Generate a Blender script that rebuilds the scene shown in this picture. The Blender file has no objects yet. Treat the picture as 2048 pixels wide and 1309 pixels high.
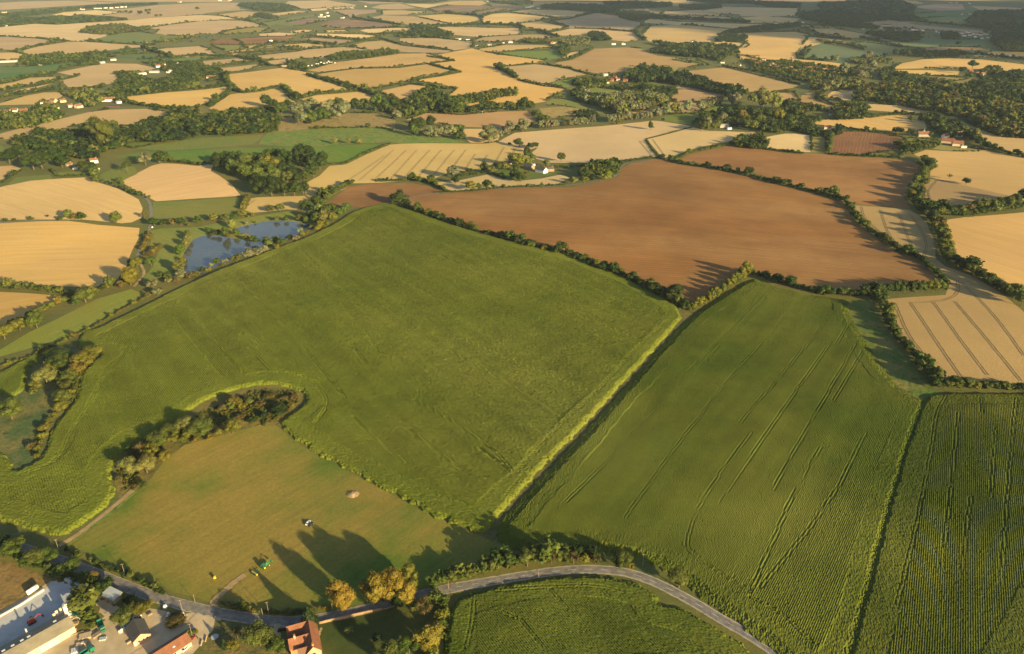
import bpy, math, random
import numpy as np
from mathutils import Vector, Matrix
from mathutils.geometry import delaunay_2d_cdt
from mathutils.bvhtree import BVHTree

random.seed(7); rng = np.random.default_rng(7)
SC = bpy.context.scene
COL = SC.collection
PI = math.pi

# ------------------------------------------------------------------ camera
F, CAMH = 1480.0, 300.0
TH = math.atan(724 / F)
cam = bpy.data.cameras.new("camera"); camo = bpy.data.objects.new("camera", cam); COL.objects.link(camo)
cam.sensor_width = 36; cam.lens = F / 2048 * 36; cam.clip_end = 60000; cam.clip_start = 1
camo.location = (0, 0, CAMH); camo.rotation_euler = (PI / 2 - TH, 0, 0)
SC.camera = camo
FWD = np.array([0, math.cos(TH), -math.sin(TH)]); UP = np.array([0, math.sin(TH), math.cos(TH)])

# ------------------------------------------------------------------ terrain
PONDC = (-255.0, 850.0)
def sstep(a, b, x):
    t = np.clip((x - a) / (b - a), 0, 1); return t * t * (3 - 2 * t)
def hfun(x, y):
    x = np.asarray(x, float); y = np.asarray(y, float)
    d = np.hypot(x, y)
    w1 = (1 - sstep(1300, 2600, d)) * sstep(300, 520, d)
    w2 = sstep(900, 1700, d) * (1 - sstep(4200, 7000, d))
    pond = 1 - np.exp(-((x - PONDC[0]) ** 2 + (y - PONDC[1]) ** 2) / (2 * 130 ** 2))
    a = 3.6 * np.sin(x / 118 + 0.6 * np.sin(y / 240) + 0.8) * np.sin(y / 150 + 1.0) + 1.3 * np.sin(x / 61 + y / 83)
    b = 9.0 * np.sin(x / 400 + 1.1) * np.cos(y / 470 + 0.3) + 3 * np.sin(x / 190 + y / 260)
    return (w1 * a + w2 * b) * pond
def ray(px, py):
    return np.array([(px - 1024) / F, 0, 0]) + ((654.5 - py) / F) * UP + FWD
def P2(px, py):
    """ground point (x, y) seen at photo pixel (px, py)"""
    d = ray(px, max(py, -35.0)); z = 0.0
    for _ in range(14):
        t = (z - CAMH) / d[2]
        z = 0.5 * z + 0.5 * float(hfun(d[0] * t, d[1] * t))
    t = (z - CAMH) / d[2]
    return np.array([d[0] * t, d[1] * t])
def pts(s):
    return [tuple(float(v) for v in q.split(',')) for q in s.split()]
def poly2(s):
    return np.array([P2(*q) for q in pts(s)])
def subdiv(p, closed=True, k=0.035, m=6.0, jit=0.0):
    out = []; n = len(p)
    for i in range(n if closed else n - 1):
        a, b = p[i], p[(i + 1) % n]
        L = np.hypot(*(b - a)); step = max(m, k * np.hypot(*a))
        c = max(1, int(math.ceil(L / step)))
        for j in range(c):
            q = a + (b - a) * (j / c)
            if jit and j: q = q + rng.normal(0, jit, 2)
            out.append(q)
    if not closed: out.append(p[-1])
    return np.array(out)
def smooth_line(p, closed=False, it=2):
    p = np.array(p, float)
    for _ in range(it):
        q = []
        n = len(p)
        if not closed: q.append(p[0])
        for i in range(n if closed else n - 1):
            a, b = p[i], p[(i + 1) % n]
            q += [a * .75 + b * .25, a * .25 + b * .75]
        if not closed: q.append(p[-1])
        p = np.array(q)
    return p
def inside(poly, x, y):
    x = np.asarray(x); y = np.asarray(y); c = np.zeros(x.shape, bool); n = len(poly); j = n - 1
    for i in range(n):
        xi, yi = poly[i]; xj, yj = poly[j]
        if yi != yj:
            c ^= ((yi > y) != (yj > y)) & (x < (xj - xi) * (y - yi) / (yj - yi) + xi)
        j = i
    return c

# ------------------------------------------------------------------ tags and meshes
def tag(o, label=None, cat=None, group=None, kind=None):
    if label: o['label'] = label
    if cat: o['category'] = cat
    if group: o['group'] = group
    if kind: o['kind'] = kind
    return o
def empty(name, loc, rz=0.0):
    o = bpy.data.objects.new(name, None); COL.objects.link(o)
    o.location = loc; o.rotation_euler = (0, 0, rz); o.empty_display_size = .5
    return o
def mesh_np(name, V, faces_flat, sizes, smooth=False):
    """fast mesh from arrays: V (n,3), flat loop vertex ids, face sizes"""
    me = bpy.data.meshes.new(name)
    V = np.asarray(V, np.float32); L = np.asarray(faces_flat, np.int32); S = np.asarray(sizes, np.int32)
    me.vertices.add(len(V)); me.vertices.foreach_set('co', V.ravel())
    me.loops.add(len(L)); me.loops.foreach_set('vertex_index', L)
    me.polygons.add(len(S))
    st = np.zeros(len(S), np.int32); st[1:] = np.cumsum(S)[:-1]
    me.polygons.foreach_set('loop_start', st)
    me.update(calc_edges=True)
    me.polygons.foreach_set('use_smooth', np.full(len(S), smooth, bool))
    return me
def link(name, me, parent=None, mat=None, loc=None):
    o = bpy.data.objects.new(name, me); COL.objects.link(o)
    if mat: me.materials.append(mat)
    if parent: o.parent = parent
    if loc is not None: o.location = loc
    return o
class MB:
    """collects boxes, tubes and prisms, then links them as one mesh"""
    def __init__(s): s.v = []; s.f = []
    def add(s, vs, fs):
        b = len(s.v); s.v += [tuple(v) for v in vs]; s.f += [tuple(i + b for i in f) for f in fs]; return s
    def box(s, c, d, rz=0.0, top=1.0):
        x, y, z = d[0] / 2, d[1] / 2, d[2] / 2; ca, sa = math.cos(rz), math.sin(rz); vs = []
        for k, t in ((-1, 1.0), (1, top)):
            for i, j in ((-1, -1), (1, -1), (1, 1), (-1, 1)):
                u, w = i * x * t, j * y * t
                vs.append((c[0] + u * ca - w * sa, c[1] + u * sa + w * ca, c[2] + k * z))
        return s.add(vs, [(3, 2, 1, 0), (4, 5, 6, 7), (0, 1, 5, 4), (1, 2, 6, 5), (2, 3, 7, 6), (3, 0, 4, 7)])
    def tube(s, a, b, r, r2=None, n=8):
        a = Vector(a); b = Vector(b); r2 = r if r2 is None else r2
        d = (b - a).normalized(); u = d.orthogonal().normalized(); w = d.cross(u); vs = []
        for p, q in ((a, r), (b, r2)):
            for i in range(n):
                t = 2 * PI * i / n; vs.append(p + (u * math.cos(t) + w * math.sin(t)) * q)
        return s.add(vs, [(i, (i + 1) % n, n + (i + 1) % n, n + i) for i in range(n)] + [tuple(range(n))[::-1], tuple(range(n, 2 * n))])
    def loft(s, secs):
        """secs: list of (x, half width bottom, half width top, z bottom, z top) along +x"""
        vs = []; fs = []
        for x, hb, ht, zb, zt in secs: vs += [(x, -hb, zb), (x, hb, zb), (x, ht, zt), (x, -ht, zt)]
        n = len(secs)
        for i in range(n - 1):
            a = 4 * i; b = a + 4
            for j in range(4): fs.append((a + j, a + (j + 1) % 4, b + (j + 1) % 4, b + j))
        fs += [(3, 2, 1, 0), tuple(4 * (n - 1) + j for j in range(4))]
        return s.add(vs, fs)
    def gable(s, L, W, z0, h, o=0.4, t=0.18, c=(0, 0)):
        """two roof slabs along x with overhang o"""
        for sg in (-1, 1):
            l = L / 2 + o; w = W / 2 + o; drop = o * h / (W / 2)
            p = [(-l, 0, z0 + h), (l, 0, z0 + h), (l, sg * w, z0 - drop), (-l, sg * w, z0 - drop)]
            vs = [(c[0] + q[0], c[1] + q[1], q[2]) for q in p] + [(c[0] + q[0], c[1] + q[1], q[2] + t) for q in p]
            s.add(vs, [(3, 2, 1, 0), (4, 5, 6, 7), (0, 1, 5, 4), (1, 2, 6, 5), (2, 3, 7, 6), (3, 0, 4, 7)])
        return s
    def walls(s, L, W, h, rh, c=(0, 0), z0=-0.6):
        """box walls with pointed gable ends"""
        x, y = L / 2, W / 2
        vs = [(-x, -y, z0), (x, -y, z0), (x, y, z0), (-x, y, z0), (-x, -y, h), (x, -y, h), (x, y, h), (-x, y, h), (-x, 0, h + rh), (x, 0, h + rh)]
        vs = [(v[0] + c[0], v[1] + c[1], v[2]) for v in vs]
        return s.add(vs, [(0, 1, 5, 4), (1, 2, 6, 9, 5), (2, 3, 7, 6), (3, 0, 4, 8, 7), (3, 2, 1, 0)])
    def build(s, name, mat, parent=None, smooth=False):
        me = bpy.data.meshes.new(name); me.from_pydata(s.v, [], s.f); me.update()
        if smooth: me.polygons.foreach_set('use_smooth', np.full(len(me.polygons), True, bool))
        return link(name, me, parent, mat)

# ------------------------------------------------------------------ materials
class N:
    def __init__(s, name):
        s.m = bpy.data.materials.new(name); s.m.use_nodes = True; s.t = s.m.node_tree; s.t.nodes.clear()
        s.o = s.t.nodes.new('ShaderNodeOutputMaterial')
    def n(s, ty, ins=None, **kw):
        nd = s.t.nodes.new('ShaderNode' + ty)
        for k, v in kw.items(): setattr(nd, k, v)
        for k, v in (ins or {}).items():
            sk = nd.inputs[k]
            if hasattr(v, 'is_output'): s.t.links.new(v, sk)
            else: sk.default_value = v
        return nd
    def math(s, op, a, b=None, clamp=False):
        i = {0: a}
        if b is not None: i[1] = b
        return s.n('Math', i, operation=op, use_clamp=clamp).outputs[0]
    def mix(s, fac, a, b, mode='MIX'):
        nd = s.n('Mix', data_type='RGBA', blend_type=mode)
        for k, v in ((0, fac), (6, a), (7, b)):
            if hasattr(v, 'is_output'): s.t.links.new(v, nd.inputs[k])
            else: nd.inputs[k].default_value = v
        return nd.outputs[2]
    def noise(s, vec, scale, detail=4, rough=.55, dist=0.0):
        return s.n('TexNoise', {'Vector': vec, 'Scale': scale, 'Detail': detail, 'Roughness': rough, 'Distortion': dist}).outputs[0]
    def ramp(s, fac, a, b, lo=0.0, hi=1.0):
        return s.n('MapRange', {0: fac, 1: a, 2: b, 3: lo, 4: hi}).outputs[0]
    def done(s, col, rough=.9, height=None, bstr=.5, bdist=.3, spec=.2, **kw):
        b = s.n('BsdfPrincipled', {'Base Color': col, 'Roughness': rough, 'Specular IOR Level': spec})
        for k, v in kw.items(): b.inputs[k.replace('_', ' ')].default_value = v
        if height is not None:
            bp = s.n('Bump', {'Height': height, 'Strength': bstr, 'Distance': bdist}); s.t.links.new(bp.outputs[0], b.inputs['Normal'])
        s.t.links.new(b.outputs[0], s.o.inputs[0]); return s.m
def rgb(c): return (c[0], c[1], c[2], 1.0)
def field_base(m):
    info = m.n('ObjectInfo'); pos = m.n('NewGeometry').outputs['Position']
    rot = m.n('VectorRotate', {'Vector': pos, 'Angle': m.math('MULTIPLY', info.outputs['Alpha'], -PI)}, rotation_type='Z_AXIS').outputs[0]
    return info.outputs['Color'], pos, rot
def scaled(m, v, s3): return m.n('VectorMath', {0: v, 1: s3}, operation='MULTIPLY').outputs[0]
def val(m, col, fac):
    return m.n('HueSaturation', {'Color': col, 'Value': fac, 'Hue': .5, 'Saturation': 1.0}).outputs[0]
def mat_stubble():
    m = N('stubble_straw'); col, pos, rot = field_base(m)
    streak = m.noise(scaled(m, rot, (.012, .16, 0)), 1.0, 3)      # long combine swaths along the rows
    fine = m.noise(scaled(m, rot, (.25, 1.0, 0)), 1.0, 3)
    blot = m.noise(pos, .006, 4)
    v = m.math('ADD', m.ramp(streak, .3, .7, .91, 1.08), m.ramp(fine, .25, .75, -.08, .08))
    v = m.math('MULTIPLY', v, m.ramp(blot, .3, .7, .86, 1.1))
    warm = m.mix(m.ramp(m.noise(pos, .012, 3), .4, .68, 0, .35), col, (.40, .27, .13, 1))
    return m.done(val(m, warm, v), .95, fine, .35, .4)
def mat_wheat():
    m = N('ripe_wheat'); col, pos, rot = field_base(m)
    fine = m.noise(pos, .5, 4, .7); blot = m.noise(pos, .010, 4)
    spk = m.ramp(m.noise(pos, .22, 5, .75), .60, .70, 0, .35)     # lodged and thin patches
    c = m.mix(spk, col, (.34, .24, .10, 1))
    v = m.math('MULTIPLY', m.ramp(fine, .25, .75, .86, 1.12), m.ramp(blot, .3, .7, .9, 1.07))
    return m.done(val(m, c, v), .95, fine, .5, .5)
def mat_plough():
    m = N('ploughed_soil'); col, pos, rot = field_base(m)
    wob = m.noise(pos, .01, 2)
    w = m.n('TexWave', {'Vector': m.n('VectorMath', {0: rot, 1: scaled(m, m.n('CombineXYZ', {1: wob}).outputs[0], (1, 14, 1))}, operation='ADD').outputs[0],
                        'Scale': .055, 'Distortion': 1.6, 'Detail': 2.0, 'Detail Scale': 1.2}, bands_direction='Y').outputs['Fac']
    fine = m.noise(pos, .9, 4, .7); blot = m.noise(pos, .007, 5, .6)
    st = m.ramp(m.noise(pos, .45, 2, .6), .70, .76, 0, .55)         # pale stones
    v = m.math('MULTIPLY', m.ramp(w, 0, 1, .91, 1.07), m.ramp(fine, .25, .75, .80, 1.2))
    v = m.math('MULTIPLY', v, m.ramp(blot, .3, .7, .76, 1.2))  # broad light and dark blots stand in for shading of the undulating land
    c = m.mix(m.ramp(m.noise(scaled(m, rot, (.5, 1.3, 1)), .006, 4), .42, .66, 0, .65), col, (.34, .195, .075, 1))
    c = m.mix(m.ramp(m.noise(pos, .03, 5, .65), .45, .7, 0, .35), c, (.19, .095, .04, 1))
    v = m.math('MULTIPLY', v, m.ramp(m.noise(scaled(m, rot, (.010, .22, 0)), 1.0, 4, .6), .3, .7, .88, 1.11))
    c = m.mix(st, val(m, c, v), (.5, .36, .2, 1))
    h = m.math('ADD', m.math('MULTIPLY', w, .6), fine)
    return m.done(c, .97, h, .5, .35)
def mat_grass(name='pasture_grass', kd=1.0):
    m = N(name); col, pos, rot = field_base(m)
    blot = m.noise(pos, .02, 5, .6); fine = m.noise(pos, .5, 4, .7); mow = m.noise(scaled(m, rot, (.02, .3, 0)), 1.0, 3)
    broad = m.noise(pos, .0075, 4, .6)
    dry = m.mix(m.ramp(blot, .42, .66, 0, .4 * kd), col, (.30, .215, .05, 1))
    dry = m.mix(m.ramp(broad, .43, .58, .0, .75 * kd), dry, (.27, .19, .045, 1))
    v = m.math('MULTIPLY', m.ramp(fine, .25, .75, .78, 1.2), m.ramp(mow, .3, .7, .9, 1.1))
    return m.done(val(m, dry, v), .9, fine, .5, .35)
def mat_rough():
    m = N('rough_grass'); col, pos, rot = field_base(m)
    blot = m.noise(pos, .05, 6, .65); fine = m.noise(pos, .45, 5, .7)
    c = m.mix(m.ramp(blot, .42, .64, 0, .62), col, (.28, .20, .065, 1))
    c = m.mix(m.ramp(m.noise(pos, .11, 4, .6), .55, .66, 0, .8), c, (.06, .075, .022, 1))
    return m.done(val(m, c, m.ramp(fine, .2, .8, .65, 1.3)), .95, fine, .9, .9)
def mat_maize():
    m = N('maize_leaves'); col, pos, rot = field_base(m)
    spk = m.noise(pos, .45, 5, .85); blot = m.noise(pos, .009, 5, .6); band = m.noise(scaled(m, rot, (.006, .07, 0)), 1.0, 3)
    c = m.mix(m.ramp(spk, .34, .66), (.052, .080, .010, 1), (.195, .215, .030, 1))
    c = m.mix(.72, c, col)
    c = m.mix(m.ramp(blot, .44, .70, 0, .45), c, (.21, .205, .034, 1))
    c = m.mix(m.ramp(m.noise(pos, .0032, 2), .46, .62, 0, .38), c, (.225, .235, .05, 1))
    v = m.math('MULTIPLY', m.ramp(band, .3, .7, .88, 1.14), m.ramp(m.noise(pos, .03, 4, .6), .3, .7, .88, 1.12))
    c = val(m, c, v)
    b = m.n('BsdfPrincipled', {'Base Color': c, 'Roughness': .8, 'Specular IOR Level': .05})
    t = m.n('BsdfTranslucent', {'Color': c}); mx = m.n('MixShader', {0: .15, 1: b.outputs[0], 2: t.outputs[0]})
    m.t.links.new(mx.outputs[0], m.o.inputs[0]); return m.m
def mat_leaf():
    m = N('leaves'); info = m.n('ObjectInfo')
    at = m.n('Attribute', attribute_name='tint', attribute_type='GEOMETRY').outputs['Color']
    c = m.mix(1.0, info.outputs['Color'], at, 'MULTIPLY')
    b = m.n('BsdfPrincipled', {'Base Color': c, 'Roughness': .65, 'Specular IOR Level': .2})
    t = m.n('BsdfTranslucent', {'Color': c})
    mx = m.n('MixShader', {0: .22, 1: b.outputs[0], 2: t.outputs[0]})
    m.t.links.new(mx.outputs[0], m.o.inputs[0]); return m.m
def mat_plain(name, c, rough=.7, var=.15, scale=1.5, metal=0.0, spec=.3, bump=0.0):
    m = N(name); pos = m.n('NewGeometry').outputs['Position']; n1 = m.noise(pos, scale, 5, .65); n2 = m.noise(pos, scale * .2, 3)
    v = m.math('MULTIPLY', m.ramp(n1, .25, .75, 1 - var, 1 + var), m.ramp(n2, .3, .7, 1 - var * .7, 1 + var * .7))
    return m.done(val(m, rgb(c), v), rough, n1 if bump else None, bump, .1, spec, Metallic=metal)
def mat_tile(name, c, var=.25):
    m = N(name); tc = m.n('TexCoord').outputs['Object']; n1 = m.noise(tc, 2.2, 4, .7); n2 = m.noise(tc, .35, 3)
    w = m.n('TexWave', {'Vector': tc, 'Scale': 1.1, 'Distortion': .4}, bands_direction='Z').outputs['Fac']
    v = m.math('MULTIPLY', m.ramp(n1, .25, .75, 1 - var, 1 + var), m.ramp(n2, .3, .7, .8, 1.15))
    v = m.math('MULTIPLY', v, m.ramp(w, 0, 1, .88, 1.06))
    return m.done(val(m, rgb(c), v), .85, w, .5, .08)
def mat_brick():
    m = N('orange_brick'); tc = m.n('TexCoord').outputs['Object']
    b = m.n('TexBrick', {'Vector': tc, 'Color1': (.46, .19, .085, 1), 'Color2': (.38, .15, .07, 1), 'Mortar': (.5, .4, .3, 1), 'Scale': 4.0, 'Mortar Size': .012}).outputs['Color']
    return m.done(val(m, b, m.ramp(m.noise(tc, 1.0, 4), .3, .7, .85, 1.15)), .85)
def mat_road():
    m = N('worn_asphalt'); pos = m.n('NewGeometry').outputs['Position']
    a = m.noise(pos, .35, 5, .6); b = m.noise(pos, 3.0, 3, .7)
    c = m.mix(m.ramp(a, .35, .65), (.13, .125, .12, 1), (.24, .22, .195, 1))
    return m.done(val(m, c, m.ramp(b, .3, .7, .85, 1.15)), .85, b, .2, .05)
def mat_water():
    m = N('pond_water'); pos = m.n('NewGeometry').outputs['Position']
    h = m.noise(pos, .35, 3); big = m.noise(pos, .02, 4)
    c = m.mix(m.ramp(big, .35, .65), (.058, .070, .070, 1), (.080, .092, .090, 1))
    return m.done(c, .10, h, .04, .3, spec=.55)
M = dict(stub=mat_stubble(), wheat=mat_wheat(), plough=mat_plough(), grass=mat_grass(), lush=mat_grass('lush_grass', .34), rough=mat_rough(), maize=mat_maize(), leaf=mat_leaf(),
         road=mat_road(), water=mat_water(), brick=mat_brick(),
         bark=mat_plain('bark', (.11, .08, .055), .9, .3), white=mat_plain('white_render', (.78, .75, .68), .8, .08, .6),
         cream=mat_plain('cream_render', (.50, .42, .30), .8, .1, .6), stone=mat_plain('grey_stone', (.33, .30, .25), .9, .2),
         redtile=mat_tile('red_clay_tile', (.23, .10, .058)), brtile=mat_tile('brown_clay_tile', (.20, .105, .065)), slate=mat_tile('dark_slate', (.085, .08, .078)),
         greyroof=mat_tile('grey_roof_sheet', (.34, .33, .31), .12), fibre=mat_plain('fibre_cement', (.27, .235, .17), .9, .16, .5, bump=.2),
         steel=mat_plain('painted_steel', (.36, .40, .42), .5, .1), conc=mat_plain('pale_concrete', (.45, .455, .45), .9, .16, .25),
         dust=mat_plain('dusty_gravel', (.45, .36, .235), .95, .2, .18, bump=.3), soil=mat_plain('trodden_soil', (.33, .235, .12), .95, .25, .3, bump=.3),
         mark=mat_plain('white_line_paint', (.75, .74, .70), .7, .15), track=mat_plain('flattened_straw', (.17, .125, .06), .95, .2, .4),
         wallbrick=mat_plain('old_wall_brick', (.30, .19, .115), .9, .25, 1.5), timber=mat_plain('weathered_timber', (.26, .20, .14), .9, .2), glass=mat_plain('dark_glass', (.03, .035, .04), .12, .1, spec=.6),
         carwhite=mat_plain('white_car_paint', (.80, .80, .80), .3, .03, spec=.5), carblack=mat_plain('black_car_paint', (.02, .022, .025), .3, .05, spec=.5),
         carblue=mat_plain('dark_blue_car_paint', (.03, .04, .07), .3, .05, spec=.5), tyre=mat_plain('tyre_rubber', (.02, .02, .02), .9, .1),
         green=mat_plain('green_machine_paint', (.03, .22, .08), .45, .12), teal=mat_plain('teal_lorry_paint', (.015, .15, .095), .5, .1), yellow=mat_plain('yellow_paint', (.75, .50, .04), .5, .1),
         red=mat_plain('red_paint', (.32, .045, .03), .5, .1), blue=mat_plain('blue_tarpaulin', (.035, .16, .34), .6, .12), cloth=mat_plain('white_woven_bag', (.78, .75, .68), .8, .08),
         stick=mat_plain('dry_sticks', (.42, .31, .19), .95, .3, 2), silver=mat_plain('galvanised_metal', (.5, .5, .49), .45, .12, metal=.3), skylight=mat_plain('skylight_panel', (.80, .80, .78), .3, .05))
# ------------------------------------------------------------------ fields: object name, surface, colour key, row direction (photo pixels or -), outline (photo pixels)
PAL = dict(S=(.60, .41, .17), SL=(.70, .50, .235), SD=(.48, .335, .155), SG=(.62, .40, .135), SR=(.46, .29, .12), SX=(.36, .25, .155), W=(.59, .43, .20), W2=(.38, .265, .11),
           B=(.238, .113, .037), GS=(.20, .235, .036), G2=(.095, .15, .026), BD=(.215, .145, .10), B2=(.20, .09, .045), G=(.11, .175, .026), GB=(.085, .175, .018), GO=(.13, .175, .036), GD=(.048, .135, .036),
           GM=(.105, .185, .03), GT=(.085, .15, .07), MW=(.066, .118, .012), RK=(.24, .155, .055), LW=(.045, .07, .018), GY=(.28, .25, .07), R=(.33, .24, .09), RG=(.10, .105, .035), RB=(.135, .125, .036), RT=(.07, .11, .036),  # LW: lawn green darkened to carry the shade of the garden trees
           CO=(1, 1, 1), GL=(.16, .20, .045))
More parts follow.
